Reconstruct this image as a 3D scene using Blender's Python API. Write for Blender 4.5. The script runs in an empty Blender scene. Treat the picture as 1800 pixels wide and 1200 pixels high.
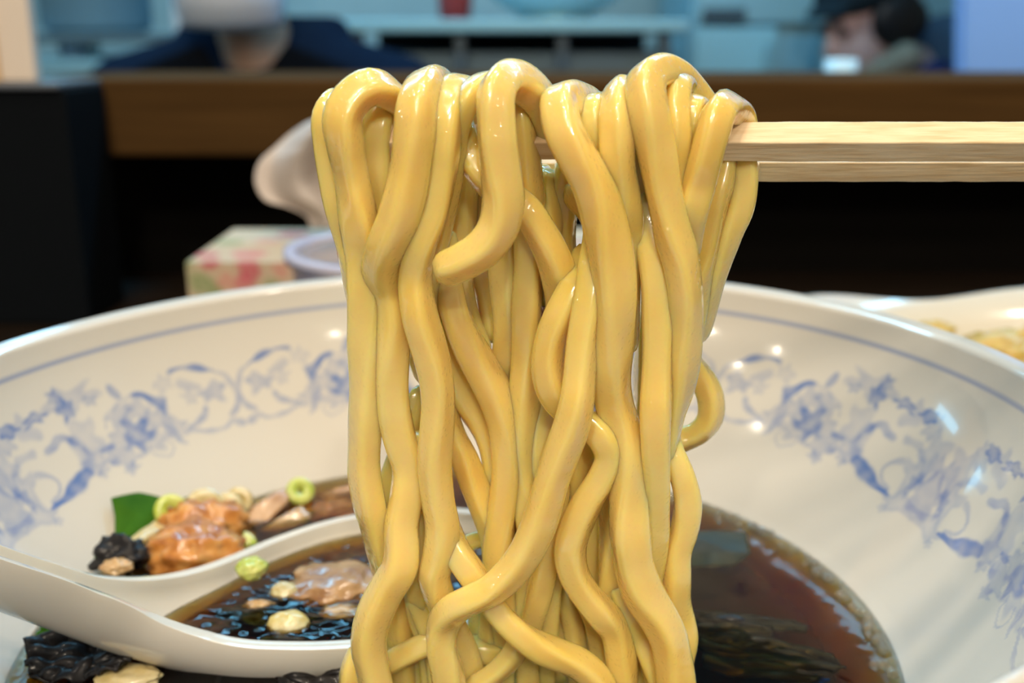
import bpy, bmesh, math, random
from mathutils import Vector, Matrix, Euler, noise
R = random.Random(7)
sc = bpy.context.scene
# ------------------------------------------------------------------ camera, world, lights, exposure
F = 1900.0                                   # focal length in pixels of the 1800 px wide frame
TH = math.atan(540 / F)                      # pitch down
CT, ST = math.cos(TH), math.sin(TH)
cam_d = bpy.data.cameras.new('camera'); cam = bpy.data.objects.new('camera', cam_d)
sc.collection.objects.link(cam); sc.camera = cam
cam_d.sensor_width = 36; cam_d.lens = 36 * F / 1800
cam_d.clip_start = .01; cam_d.clip_end = 30
cam.rotation_euler = (math.pi / 2 - TH, 0, 0)
cam_d.dof.use_dof = True; cam_d.dof.focus_distance = .168; cam_d.dof.aperture_fstop = 14.5
w = bpy.data.worlds.new('world'); sc.world = w; w.use_nodes = True
w.node_tree.nodes['Background'].inputs[0].default_value = (1, .88, .74, 1)
w.node_tree.nodes['Background'].inputs[1].default_value = .34
sc.view_settings.view_transform = 'Standard'; sc.view_settings.look = 'None'
sc.view_settings.gamma = 1; sc.view_settings.use_curve_mapping = False
sc.view_settings.exposure = -.12
WARM = (1, .85, .66); COOL = (.22, .66, 1)
def area(name, loc, power, size, col, target=None, size_y=None, shape=None):
    l = bpy.data.lights.new(name, 'AREA'); l.energy = power; l.color = col; l.size = size
    l.shape = shape or ('RECTANGLE' if size_y else 'DISK')
    if size_y: l.size_y = size_y
    o = bpy.data.objects.new(name, l); sc.collection.objects.link(o); o.location = loc
    d = Vector(target) - Vector(loc) if target else Vector((0, 0, -1))
    o.rotation_euler = d.to_track_quat('-Z', 'Y').to_euler()
    return o
CEIL = 1.45
SPOTS = [(-.22, .12), (.16, .34), (.55, .1), (-.1, -.5), (.42, -.35), (-.35, -1.15), (.25, -1.3), (0, -2.1)]
GLINT_FILL = (.12, -1.35, 1.0)
PENDANTS = [(.55, -.59, .49), (.62, -.62, .42), (-1.05, .06, .32), (-1.02, -.06, .50), (-.95, -.25, .34), (-1.0, .2, .62)]
for i, (x, y) in enumerate(SPOTS):
    area('ceiling_spot', (x, y, CEIL - .07), 3.4 if y > -1 else 6, .08, WARM, None if y > -1 else (0, .15, -.05))
for i, p in enumerate(PENDANTS):
    l = bpy.data.lights.new('pendant_bulb', 'POINT'); l.energy = .55; l.color = WARM; l.shadow_soft_size = .016
    o = bpy.data.objects.new('pendant_bulb', l); sc.collection.objects.link(o); o.location = p
area('ceiling_panel', (-.3, -.75, CEIL - .06), 10, .26, WARM, (0, .1, -.05), .22)
area('glint_fill', GLINT_FILL, 10, .15, WARM, (0, .15, -.06))  # added fill behind the camera for noodle glints and frontal light, no known source
for y, pw_, sz in ((1.35, 22, .2), (2.45, 7, .16)):
    for x in ((-.8, .75) if y < 2 else (-.62,)):
        area('kitchen_tube', (x, y, CEIL - .12), pw_, 1.2, COOL, None, sz)
area('hood_tube', (-1.5, 2.1, .33), 3, 1.5, COOL, (0, 1.2, -.2), .07)
# ------------------------------------------------------------------ pixel geometry helpers
def ray(px, py):
    u = (px - 900) / F; v = (600 - py) / F
    return Vector((u, CT + v * ST, -ST + v * CT))
def PY(px, py, Y):
    d = ray(px, py); return d * (Y / d.y)
def PZ(px, py, z):
    d = ray(px, py); return d * (z / d.z)
# ------------------------------------------------------------------ materials
def mat(name, col, rough=.5, **k):
    m = bpy.data.materials.new(name); m.use_nodes = True
    b = m.node_tree.nodes['Principled BSDF']
    b.inputs['Base Color'].default_value = (*col, 1); b.inputs['Roughness'].default_value = rough
    names = dict(metal='Metallic', coat='Coat Weight', coat_rough='Coat Roughness', sss='Subsurface Weight',
                 trans='Transmission Weight', ior='IOR', alpha='Alpha', spec='Specular IOR Level', sss_scale='Subsurface Scale', sheen='Sheen Weight')
    for a, v in k.items():
        if a in names: b.inputs[names[a]].default_value = v
    if 'sss_rad' in k: b.inputs['Subsurface Radius'].default_value = k['sss_rad']
    return m
def nd(m, t): return m.node_tree.nodes.new(t)
def ln(m, a, b): m.node_tree.links.new(a, b)
def B(m): return m.node_tree.nodes['Principled BSDF']
def noise_node(m, scale, detail=3, coord='Object', sc3=None, rough=.5):
    tc = nd(m, 'ShaderNodeTexCoord'); n = nd(m, 'ShaderNodeTexNoise')
    n.inputs['Scale'].default_value = scale; n.inputs['Detail'].default_value = detail; n.inputs['Roughness'].default_value = rough
    if sc3:
        mp = nd(m, 'ShaderNodeMapping'); mp.inputs['Scale'].default_value = sc3
        ln(m, tc.outputs[coord], mp.inputs[0]); ln(m, mp.outputs[0], n.inputs['Vector'])
    else: ln(m, tc.outputs[coord], n.inputs['Vector'])
    return n
def bump(m, scale, strength, dist=.001, detail=3, sc3=None):
    n = noise_node(m, scale, detail, sc3=sc3); b = nd(m, 'ShaderNodeBump')
    b.inputs['Strength'].default_value = strength; b.inputs['Distance'].default_value = dist
    ln(m, n.outputs['Fac'], b.inputs['Height']); ln(m, b.outputs[0], B(m).inputs['Normal'])
    return b
def ramp_col(m, scale, stops, detail=3, sc3=None, inp='Base Color'):
    n = noise_node(m, scale, detail, sc3=sc3); r = nd(m, 'ShaderNodeValToRGB')
    e = r.color_ramp.elements
    while len(e) < len(stops): e.new(.5)
    for i, (p, c) in enumerate(stops):
        e[i].position = p; e[i].color = (*c, 1) if len(c) == 3 else c
    ln(m, n.outputs['Fac'], r.inputs[0]); ln(m, r.outputs[0], B(m).inputs[inp])
    return r
# ------------------------------------------------------------------ object helpers
def link(name, me, parent=None):
    o = bpy.data.objects.new(name, me); sc.collection.objects.link(o)
    if parent: o.parent = parent
    return o
def obj(name, bm, m, parent=None, smooth=True):
    me = bpy.data.meshes.new(name)
    bmesh.ops.recalc_face_normals(bm, faces=bm.faces)
    bm.to_mesh(me); bm.free()
    if m: me.materials.append(m)
    if smooth:
        me.polygons.foreach_set('use_smooth', [True] * len(me.polygons))
    return link(name, me, parent)
def pyobj(name, V, Fc, m, parent=None, smooth=True):
    me = bpy.data.meshes.new(name); me.from_pydata([tuple(v) for v in V], [], Fc); me.update()
    if m: me.materials.append(m)
    if smooth: me.polygons.foreach_set('use_smooth', [True] * len(me.polygons))
    return link(name, me, parent)
def tag(o, label, cat, group=None, kind=None):
    if label: o['label'] = label
    if cat: o['category'] = cat
    if group: o['group'] = group
    if kind: o['kind'] = kind
    return o
def empty(name, loc, label, cat, group=None, rot=(0, 0, 0)):
    o = bpy.data.objects.new(name, None); sc.collection.objects.link(o); o.location = loc; o.rotation_euler = rot
    o.empty_display_size = .01
    return tag(o, label, cat, group)
def struct(o):
    o['kind'] = 'structure'; return o
def box(bm, lo, hi, bev=0, seg=2, M=None):
    r = bmesh.ops.create_cube(bm, size=1)
    for v in r['verts']:
        v.co = Vector([lo[i] + (v.co[i] + .5) * (hi[i] - lo[i]) for i in range(3)])
    vs = r['verts']
    if bev:
        ed = {e for v in vs for e in v.link_edges}
        g = bmesh.ops.bevel(bm, geom=list(ed), offset=bev, segments=seg, affect='EDGES', profile=.5)
        vs = list({v for f in g['faces'] for v in f.verts} | {v for v in vs if v.is_valid})
    if M: bmesh.ops.transform(bm, matrix=M, verts=vs)
    return vs
def boxobj(name, lo, hi, m, parent=None, bev=.001, M=None):
    bm = bmesh.new(); box(bm, lo, hi, bev, 2, M); return obj(name, bm, m, parent, smooth=False)
def lathe(prof, n=64, squash=None):
    V = []; Fc = []
    for (r, z) in prof:
        for j in range(n):
            a = 2 * math.pi * j / n; V.append((r * math.cos(a), r * math.sin(a), z))
    for i in range(len(prof) - 1):
        for j in range(n):
            k = (j + 1) % n
            Fc.append((i * n + j, i * n + k, (i + 1) * n + k, (i + 1) * n + j))
    return V, Fc
def spline(P, step):
    """centripetal-ish Catmull-Rom through P, resampled evenly"""
    P = [Vector(p) for p in P]
    Q = [P[0] * 2 - P[1]] + P + [P[-1] * 2 - P[-2]]
    out = []
    for i in range(1, len(Q) - 2):
        p0, p1, p2, p3 = Q[i - 1], Q[i], Q[i + 1], Q[i + 2]
        n = 14
        t0 = 0; t1 = t0 + max((p1 - p0).length ** .5, 1e-5); t2 = t1 + max((p2 - p1).length ** .5, 1e-5); t3 = t2 + max((p3 - p2).length ** .5, 1e-5)
        for k in range(n):
            t = t1 + (t2 - t1) * k / n
            a1 = p0 * ((t1 - t) / (t1 - t0)) + p1 * ((t - t0) / (t1 - t0))
            a2 = p1 * ((t2 - t) / (t2 - t1)) + p2 * ((t - t1) / (t2 - t1))
            a3 = p2 * ((t3 - t) / (t3 - t2)) + p3 * ((t - t2) / (t3 - t2))
            b1 = a1 * ((t2 - t) / (t2 - t0)) + a2 * ((t - t0) / (t2 - t0))
            b2 = a2 * ((t3 - t) / (t3 - t1)) + a3 * ((t - t1) / (t3 - t1))
            out.append(b1 * ((t2 - t) / (t2 - t1)) + b2 * ((t - t1) / (t2 - t1)))
    out.append(P[-1])
    L = [0]
    for i in range(1, len(out)): L.append(L[-1] + (out[i] - out[i - 1]).length)
    n = max(4, int(L[-1] / step)); res = []; j = 0
    for k in range(n + 1):
        s = L[-1] * k / n
        while j < len(L) - 2 and L[j + 1] < s: j += 1
        f = (s - L[j]) / max(L[j + 1] - L[j], 1e-9); res.append(out[j].lerp(out[j + 1], min(max(f, 0), 1)))
    return res
def sweep(path, rad, nseg=16, expo=2.0, aspect=1.0, twist=0.0, wob=0.0, seed=0, tw0=0.0):
    n = len(path); V = []; Fc = []
    T = [(path[min(i + 1, n - 1)] - path[max(i - 1, 0)]).normalized() for i in range(n)]
    up = Vector((0, -1, 0)); N = (up - T[0] * up.dot(T[0]))
    if N.length < .1: N = Vector((1, 0, 0)) - T[0] * T[0].x
    N.normalize()
    for i in range(n):
        N = (N - T[i] * N.dot(T[i])).normalized(); Bn = T[i].cross(N)
        f = i / (n - 1); a0 = tw0 + twist * f
        r = rad(f) if callable(rad) else rad
        if wob:
            r *= 1 + wob * noise.noise(path[i] * 130 + Vector((seed * 7.3, 0, 0)))
            a0 += 1.1 * noise.noise(path[i] * 45 + Vector((0, seed * 3.1, 0)))
        end = 1.0
        d = min(i, n - 1 - i)
        if d < 3: end = (.55, .85, .96)[d]
        for k in range(nseg):
            t = 2 * math.pi * (k + .5) / nseg; c, s = math.cos(t), math.sin(t)
            q = (abs(c) ** expo + abs(s) ** expo) ** (-1 / expo)
            x, y = c * q * aspect, s * q / aspect
            ca, sa = math.cos(a0), math.sin(a0)
            V.append(path[i] + (N * (x * ca - y * sa) + Bn * (x * sa + y * ca)) * r * end)
    for i in range(n - 1):
        for k in range(nseg):
            m_ = (k + 1) % nseg
            Fc.append((i * nseg + k, i * nseg + m_, (i + 1) * nseg + m_, (i + 1) * nseg + k))
    Fc.append(tuple(range(nseg))[::-1]); Fc.append(tuple(range((n - 1) * nseg, n * nseg)))
    return V, Fc
def lump(name, c, s, m, label, cat, seed, rough=.25, fr=2.2, rot=(0, 0, 0), group=None, sub=4, sq=0, parent=None):
    bm = bmesh.new(); bmesh.ops.create_icosphere(bm, subdivisions=sub, radius=1)
    for v in bm.verts:
        d = v.co.normalized()
        if sq:
            q = (abs(d.x) ** sq + abs(d.y) ** sq + abs(d.z) ** sq) ** (-1 / sq)
        else: q = 1
        o = Vector((seed * 3.7, seed * 1.3, seed * 5.1))
        q *= 1 + rough * (noise.noise(d * fr + o) + .5 * noise.noise(d * fr * 2.3 + o) + .28 * noise.noise(d * fr * 5 + o))
        v.co = Vector((d.x * q * s[0], d.y * q * s[1], d.z * q * s[2]))
    o = obj(name, bm, m, parent); o.location = c; o.rotation_euler = rot
    if label: tag(o, label, cat, group)
    return o
def slab(name, pts, thick, m, label=None, cat=None, curve=0, group=None, parent=None, wig=0, seed=0):
    """flat piece of food: 3-D outline, thickened along its mean normal, gently cupped"""
    pts = [Vector(p) for p in pts]; c = sum(pts, Vector()) / len(pts)
    nrm = Vector()
    for i in range(len(pts)): nrm += (pts[i] - c).cross(pts[(i + 1) % len(pts)] - c)
    nrm.normalize()
    ring = []
    for i in range(len(pts)):
        a, b = pts[i], pts[(i + 1) % len(pts)]
        for k in range(5): ring.append(a.lerp(b, k / 5))
    n = len(ring); V = []; Fc = []
    prof = [(0, 1), (.55, 1), (.9, .92), (1, .5), (1, -.5), (.9, -.92), (.55, -1), (0, -1)]
    mr = max((p - c).length for p in ring)
    for (f, h) in prof:
        for p in ring:
            q = c.lerp(p, max(f, .02)); d = (q - c).length / mr
            off = h * thick / 2 + curve * d * d
            if wig: off += wig * noise.noise(q * 260 + Vector((seed, 0, 0)))
            V.append(q + nrm * off)
    for i in range(len(prof) - 1):
        for j in range(n):
            k = (j + 1) % n; Fc.append((i * n + j, i * n + k, (i + 1) * n + k, (i + 1) * n + j))
    Fc.append(tuple(range(n))); Fc.append(tuple(range((len(prof) - 1) * n, len(prof) * n))[::-1])
    o = pyobj(name, V, Fc, m, parent)
    bm = bmesh.new(); bm.from_mesh(o.data); bmesh.ops.recalc_face_normals(bm, faces=bm.faces); bm.to_mesh(o.data); bm.free()
    if label: tag(o, label, cat, group)
    return o
# ================================================================== SETTING
TABLE = -.150; FLOOR = -.93
M_floor = mat('floor_tile', (.10, .08, .065), .5); ramp_col(M_floor, 6, [(.3, (.08, .06, .05)), (.7, (.13, .1, .08))])
M_wallK = mat('kitchen_wall', (.4, .6, .62), .5); ramp_col(M_wallK, 3, [(.3, (.34, .52, .55)), (.7, (.46, .64, .66))])
M_wallD = mat('dining_wall', (.42, .33, .24), .8); bump(M_wallD, 60, .2)
M_ceil = mat('ceiling_paint', (.62, .58, .52), .9); bump(M_ceil, 80, .1)
def wall(name, lo, hi, m): return struct(boxobj(name, lo, hi, m, bev=0))
wall('floor', (-2.4, -3.0, FLOOR - .05), (2.6, 3.3, FLOOR), M_floor)
wall('ceiling', (-2.4, -3.0, CEIL), (2.6, 3.3, CEIL + .05), M_ceil)
wall('wall_back', (-2.4, 3.3, FLOOR), (2.6, 3.35, CEIL), M_wallK)
wall('wall_left', (-2.45, -3.0, FLOOR), (-2.4, 3.3, CEIL), M_wallD)
wall('wall_right', (2.6, -3.0, FLOOR), (2.65, 3.3, CEIL), M_wallD)
# ------------------------------------------------------------------ wood
def wood(name, c1, c2, rough, sc3, coat=0):
    m = mat(name, c1, rough, coat=coat, coat_rough=.2)
    ramp_col(m, 9, [(.3, c1), (.7, c2)], 5, sc3); bump(m, 9, .12, .0005, 5, sc3)
    return m
M_ledge = wood('ledge_wood', (.052, .027, .009), (.080, .042, .014), .6, (1, 14, 22), 0); B(M_ledge).inputs['Specular IOR Level'].default_value = .04; B(M_ledge).inputs['Roughness'].default_value = .9
M_dark = wood('dark_panel', (.0035, .0028, .002), (.005, .004, .003), .8, (2, 12, 12)); B(M_dark).inputs['Specular IOR Level'].default_value = .1
M_post = mat('black_post', (.0035, .0048, .0065), .8, spec=.06); bump(M_post, 40, .1)
M_table = wood('table_wood', (.008, .005, .003), (.013, .008, .005), .55, (2, 16, 16), 0); B(M_table).inputs['Specular IOR Level'].default_value = .15
# table
t = empty('dining_table', (0, .2, FLOOR), 'dark wooden table top carrying the noodle bowl and tissue box', 'table')
def in_t(o, p):
    o.parent = p; o.matrix_parent_inverse = Matrix.Translation(p.location).inverted() if not any(p.rotation_euler) else p.matrix_world.inverted()
    return o
in_t(boxobj('tabletop', (-1.1, -.02, TABLE - .035), (1.3, .70, TABLE), M_table, bev=.003), t)
for x in (-1.0, 1.2):
    for y in (.05, .62):
        in_t(boxobj('leg', (x - .03, y - .03, FLOOR), (x + .03, y + .03, TABLE - .0355), M_table, bev=.002), t)
# raised ledge of the counter
LY = .62; ztop = PY(900, 139, LY).z; zbot = PY(900, 276, LY).z
c = empty('counter_ledge', (0, .8, FLOOR), 'brown wooden raised counter ledge running behind the tissue box', 'counter')
xl = PY(112, 200, LY).x
in_t(boxobj('ledge_board', (xl - .02, LY, zbot), (1.3, LY + .135, ztop), M_ledge, bev=.003), c)
in_t(boxobj('front_panel', (-1.1, .705, FLOOR), (1.3, .73, zbot - .0005), M_dark, bev=.001), c)
in_t(boxobj('rear_worktop', (-1.1, .756, -.10), (1.3, 1.22, -.07), mat('worktop_steel', (.55, .58, .6), .3, metal=1), bev=.002), c)
in_t(boxobj('rear_panel', (-1.1, 1.15, FLOOR), (1.3, 1.17, -.1005), M_dark, bev=.001), c)
# black post and cream board at the counter's end
p1 = PY(112, 146, .56); p0 = PY(-260, 146, .56)
po = empty('partition_post', ((p0.x + p1.x) / 2, .59, TABLE), 'black upright post standing at the end of the counter ledge', 'post')
in_t(boxobj('post_body', (p0.x, .56, TABLE), (p1.x, .615, p1.z - .003), M_post, bev=.002), po)
in_t(boxobj('post_cap', (p0.x, .557, p1.z - .003), (p1.x - .002, .617, p1.z), mat('post_cap_grey', (.10, .115, .14), .35), bev=.001), po)
M_cream = mat('cream_board', (.66, .56, .46), .55); ramp_col(M_cream, 5, [(.35, (.60, .50, .40)), (.65, (.70, .62, .54))], 2)
p2 = PY(70, 140, .585)
bo = empty('cream_board', (p2.x - .05, .59, p1.z), 'cream upright board standing on top of the black post', 'board')
in_t(boxobj('board_panel', (p2.x - .11, .580, p1.z), (p2.x, .588, p1.z + .16), M_cream, bev=.001), bo)
in_t(boxobj('board_strip', (p2.x - .11, .5775, p1.z), (p2.x - .0175, .5795, p1.z + .16), mat('tan_strip', (.62, .41, .2), .6), bev=.0005), bo)

# ================================================================== KITCHEN BEYOND
M_steel = mat('brushed_steel', (.30, .56, .64), .4, metal=.4); bump(M_steel, 30, .05, sc3=(1, 1, 30))
M_steelD = mat('dark_gap', (.012, .014, .016), .6)
M_white = mat('white_enamel', (.72, .78, .82), .35)
def at(px, py, Y): return PY(px, py, Y)
YB = 2.0
wt = empty('steel_worktable', (.05, 2.3, FLOOR), 'long steel kitchen worktable behind the counter holding the mixing bowl', 'worktable')
a = at(585, 56, YB); b = at(1212, 56, YB); zt = at(900, 34, YB).z; zb = at(900, 57, YB).z
in_t(boxobj('top', (a.x, YB, zb), (b.x, 2.65, zt), M_steel, bev=.004), wt)
z2 = at(900, 92, YB + .08).z
in_t(boxobj('lower_cabinet', (a.x + .02, YB + .08, FLOOR), (b.x - .01, 2.6, z2), mat('cabinet_steel', (.16, .25, .31), .4, metal=.3), bev=.004), wt)
in_t(boxobj('rear_gap', (a.x + .02, 2.5, z2), (b.x - .02, 2.52, zb), M_steelD, bev=.001), wt)
for k in range(4):
    xx = a.x + .03 + (b.x - a.x - .08) * k / 3
    in_t(boxobj('leg', (xx, YB + .02, FLOOR), (xx + .02, YB + .045, zb), mat('leg_steel', (.10, .14, .17), .4, metal=.6), bev=.003), wt)
# mixing bowl
bc = at(975, 40, 2.25); rb = .17
prof = []
for i in range(15):
    t_ = math.pi / 2 * i / 14; prof.append((max(rb * math.sin(t_), .001), -rb * .8 * math.cos(t_)))
prof += [(rb + .008, .002), (rb + .008, .006), (rb - .003, .004)] + [(max((rb - .004) * math.sin(math.pi / 2 * i / 10), .001), -(rb - .004) * .79 * math.cos(math.pi / 2 * i / 10)) for i in range(10, -1, -1)]
mb = empty('mixing_bowl', (bc.x, 2.25, zt), 'large round steel mixing bowl on the steel worktable', 'bowl')
V, Fc = lathe(prof, 48); o = pyobj('bowl_shell', V, Fc, mat('pale_steel', (.62, .80, .80), .4, metal=.25), mb); o.location = (0, 0, rb * .8)
V, Fc = lathe([(.075, 0), (.08, .004), (.07, .012), (.05, .018)], 32); pyobj('foot_ring', V, Fc, M_steel, mb)
# red tub
rt = at(800, 20, 2.18)
tb = empty('red_tub', (rt.x, 2.18, zt), 'small red tub beside the steel mixing bowl', 'tub')
V, Fc = lathe([(.001, 0), (.03, 0), (.034, .05), (.036, .052), (.033, .052), (.03, .004), (.001, .004)], 32); pyobj('tub_body', V, Fc, mat('red_plastic', (.45, .035, .02), .4), tb)
V, Fc = lathe([(.001, .006), (.038, .004), (.038, -.002), (.001, -.002)], 32); o = pyobj('tub_lid', V, Fc, mat('dark_lid', (.06, .02, .02), .4), tb); o.location = (0, 0, .054)
# upright fridge unit
fa = at(1216, 0, 2.46); fb = at(1452, 0, 2.46)
fr = empty('steel_fridge', ((fa.x + fb.x) / 2, 2.7, FLOOR), 'pale steel fridge cabinet between the worktable and the capped person', 'fridge')
M_fr = mat('fridge_steel', (.28, .54, .64), .35, metal=.25)
in_t(boxobj('body', (fa.x, 2.48, FLOOR), (fb.x, 2.95, .5), M_fr, bev=.006), fr)
zz = at(0, 48, 2.46).z
d1 = in_t(boxobj('door', (fa.x + .012, 2.46, FLOOR + .1), (fb.x - .10, 2.479, zz), mat('door_panel', (.34, .66, .74), .4, metal=.15), bev=.004), fr)
d2 = in_t(boxobj('door', (fa.x + .012, 2.46, zz + .008), (fb.x - .01, 2.479, .48), mat('door_upper', (.30, .54, .6), .4, metal=.2), bev=.004), fr)
ha = at(1235, 38, 2.45); hb = at(1312, 14, 2.45)
in_t(boxobj('control_panel', (ha.x, 2.448, ha.z), (hb.x, 2.4585, hb.z), mat('panel_dark', (.05, .09, .11), .4), bev=.002), fr)
in_t(boxobj('handle', (fb.x - .13, 2.43, zz - .2), (fb.x - .115, 2.445, zz - .03), M_steel, bev=.004), fr)
# white locker far end
la = at(1908, 60, 1.40)
lk = empty('white_cabinet', (la.x + .2, 1.5, FLOOR), 'tall pale blue-white cabinet beyond the person in the dark cap', 'cabinet')
M_lk = mat('cabinet_white', (.26, .47, .92), .7)
o = boxobj('body', (0, 0, 0), (.5, .25, 1.9), M_lk, lk, bev=.01); o.location = (-.2, -.12, 0)
o = boxobj('door', (.012, -.018, .04), (.49, -.001, 1.86), M_lk, lk, bev=.006); o.location = (-.2, -.12, 0)
o = boxobj('handle', (.42, -.045, .9), (.44, -.0185, 1.1), M_steel, lk, bev=.004); o.location = (-.2, -.12, 0)
lk.rotation_euler = (0, -.10, -.45)
# left: stock pot on a shelf, paper roll, pale tray
sh = empty('kitchen_rack', (-.78, 2.05, FLOOR), 'steel kitchen rack carrying the stock pot beyond the masked person', 'rack')
ra = at(60, 54, 1.9); rbx = at(330, 54, 1.9)
in_t(boxobj('shelf', (ra.x - .1, 1.9, ra.z - .02), (rbx.x, 2.4, ra.z - .004), mat('rack_steel', (.12, .2, .24), .4, metal=.5), bev=.003), sh)
z3 = at(100, 104, 1.9).z
in_t(boxobj('shelf', (ra.x - .1, 1.9, z3 - .015), (rbx.x, 2.4, z3), M_steel, bev=.003), sh)
for x in (ra.x - .09, rbx.x + .0005):
    for y in (1.905, 2.38): in_t(boxobj('upright', (x, y, FLOOR), (x + .018, y + .018, .45), M_steel, bev=.003), sh)
pc = at(172, 52, 2.1)
pt = empty('stock_pot', (pc.x, 2.1, ra.z - .0035), 'large steel stock pot on the kitchen rack', 'pot')
V, Fc = lathe([(.001, 0), (.085, .0), (.099, .014), (.1, .22), (.104, .224), (.1, .226), (.097, .22), (.096, .02), (.001, .012)], 40)
pyobj('pot_body', V, Fc, mat('pot_steel', (.20, .36, .44), .45, metal=.3), pt)
for s in (-1, 1):
    V, Fc = sweep(spline([(s * .099, -.03, .17), (s * .125, -.02, .175), (s * .125, .02, .175), (s * .099, .03, .17)], .006), .005, 8); pyobj('handle', V, Fc, M_steel, pt)
qc = at(297, 52, 1.85)
bt = empty('white_bottle', (qc.x, 1.93, ra.z - .0035), 'bright white plastic bottle standing at the end of the rack shelf', 'bottle')
V, Fc = lathe([(.001, 0), (.013, 0), (.0165, .006), (.0165, .1), (.008, .125), (.008, .14), (.001, .141)], 24)
pyobj('bottle_body', V, Fc, mat('bottle_white', (.85, .92, .96), .35), bt)
V, Fc = lathe([(.009, .135), (.01, .136), (.01, .155), (.004, .16), (.001, .175)], 20); pyobj('cap', V, Fc, mat('cap_blue', (.2, .4, .6), .4), bt)
tc = at(128, 100, 1.95)
tr = empty('pale_tub', (tc.x, 1.96, z3 + .0005), 'pale blue plastic tub on the lower shelf of the rack', 'tub')
V, Fc = lathe([(.001, 0), (.022, 0), (.03, .032), (.033, .033), (.029, .031), (.021, .003), (.001, .003)], 28); pyobj('tub_body', V, Fc, mat('tub_blue', (.25, .42, .62), .5), tr)
V, Fc = lathe([(.033, .033), (.034, .037), (.001, .039)], 28); pyobj('lid', V, Fc, mat('tub_lid', (.3, .48, .66), .5), tr)
# small things on the rear worktop
def cup(px, py, Y, r, h, label, col, nm='cup'):
    c_ = at(px, py, Y); e_ = empty(nm, (c_.x, Y, -.0695), label, 'cup')
    V, Fc = lathe([(.001, 0), (r * .6, 0), (r * .95, h * .4), (r, h), (r * .93, h), (r * .86, h * .4), (r * .5, h * .08), (.001, h * .07)], 28)
    pyobj('cup_body', V, Fc, mat(nm + '_glaze', col, .3), e_)
    V, Fc = lathe([(r * .55, -.0), (r * .6, .0), (r * .6, .004), (r * .5, .006)], 24); pyobj('foot_ring', V, Fc, mat(nm + '_foot', col, .4), e_)
    return e_
cup(1478, 118, 1.05, .0155, .047, 'small pale blue cup behind the ledge below the capped person', (.55, .78, .9))
tw = at(640, 118, 1.1)
slab('folded_towel', [(tw.x - .045, 1.06, -.058), (tw.x + .05, 1.05, -.058), (tw.x + .05, 1.14, -.058), (tw.x - .045, 1.14, -.058)], .023, mat('towel_blue', (.4, .6, .75), .9), 'pale blue folded towel on the worktop beside the dark sleeve', 'towel', wig=.001)
# ------------------------------------------------------------------ people
def remeshed(name, caps, voxel, m, parent, smooth=4):
    """one continuous surface grown round tapered limbs: capsules (p1,r1,p2,r2) or ellipsoids (c,(rx,ry,rz),rot)"""
    bm = bmesh.new()
    for cp in caps:
        if len(cp) == 4:
            p1, r1, p2, r2 = Vector(cp[0]), cp[1], Vector(cp[2]), cp[3]
            n = max(2, int((p2 - p1).length / (min(r1, r2) * .5)))
            for i in range(n + 1):
                f = i / n; bmesh.ops.create_icosphere(bm, subdivisions=2, radius=r1 + (r2 - r1) * f, matrix=Matrix.Translation(p1.lerp(p2, f)))
        else:
            c_, s_, ro = cp
            bmesh.ops.create_icosphere(bm, subdivisions=3, radius=1, matrix=Matrix.Translation(Vector(c_)) @ Euler(ro).to_matrix().to_4x4() @ Matrix.Diagonal((*s_, 1)))
    o = obj(name, bm, m, parent)
    r = o.modifiers.new('skin', 'REMESH'); r.mode = 'VOXEL'; r.voxel_size = voxel; r.use_smooth_shade = True
    s = o.modifiers.new('soften', 'SMOOTH'); s.iterations = smooth; s.factor = .5
    return o
M_skin = mat('skin', (.42, .27, .19), .5, sss=.15, sss_scale=.004)
M_skinP = mat('skin_pale', (.58, .38, .34), .5, sss=.15, sss_scale=.004)
M_navy = mat('navy_cloth', (.0045, .012, .030), .95, spec=.1); bump(M_navy, 120, .3)
M_black = mat('black_cloth', (.003, .0035, .005), .95, spec=.05)
M_hair = mat('black_hair', (.008, .007, .007), .5); bump(M_hair, 60, .5, sc3=(6, 6, 1))
def head_caps(c, tilt=(0, 0, 0)):
    """skull, jaw, nose, ears around head centre c, facing -Y before tilt"""
    E_ = Euler(tilt).to_matrix(); c = Vector(c)
    f = lambda x, y, z: c + E_ @ Vector((x, y, z))
    return [(f(0, .015, .03), (.076, .095, .085), tilt), (f(0, -.02, -.035), (.062, .075, .075), tilt),
            (f(0, -.05, -.085), .03, f(0, -.045, -.08), .034),
            (f(0, -.092, .012), .008, f(0, -.105, -.022), .013),
            (f(.018, -.08, -.055), .012, f(-.018, -.08, -.055), .012), (f(.02, -.078, -.068), .011, f(-.02, -.078, -.068), .011),
            (f(.035, -.078, .02), .013, f(.03, -.082, .022), .012), (f(-.035, -.078, .02), .013, f(-.03, -.082, .022), .012),
            (f(.079, .01, .0), (.009, .02, .032), tilt), (f(-.079, .01, .0), (.009, .02, .032), tilt)], f
def hand_caps(w_, d, side):
    w_ = Vector(w_); d = Vector(d).normalized(); sx = Vector((0, 0, 1)).cross(d).normalized() * side
    out = [(w_, .026, w_ + d * .07, .03)]
    for k, L in enumerate((.065, .075, .07, .055)):
        b_ = w_ + d * .08 + sx * (-.03 + .02 * k); m_ = b_ + d * L * .5 + Vector((0, 0, -.004)); out += [(b_, .0095, m_, .009), (m_, .009, m_ + d * L * .4 + Vector((0, 0, -.014)), .0075)]
    th = w_ + d * .025 - sx * .03; out.append((th, .012, th + d * .045 - sx * .025, .009))
    return out
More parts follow.
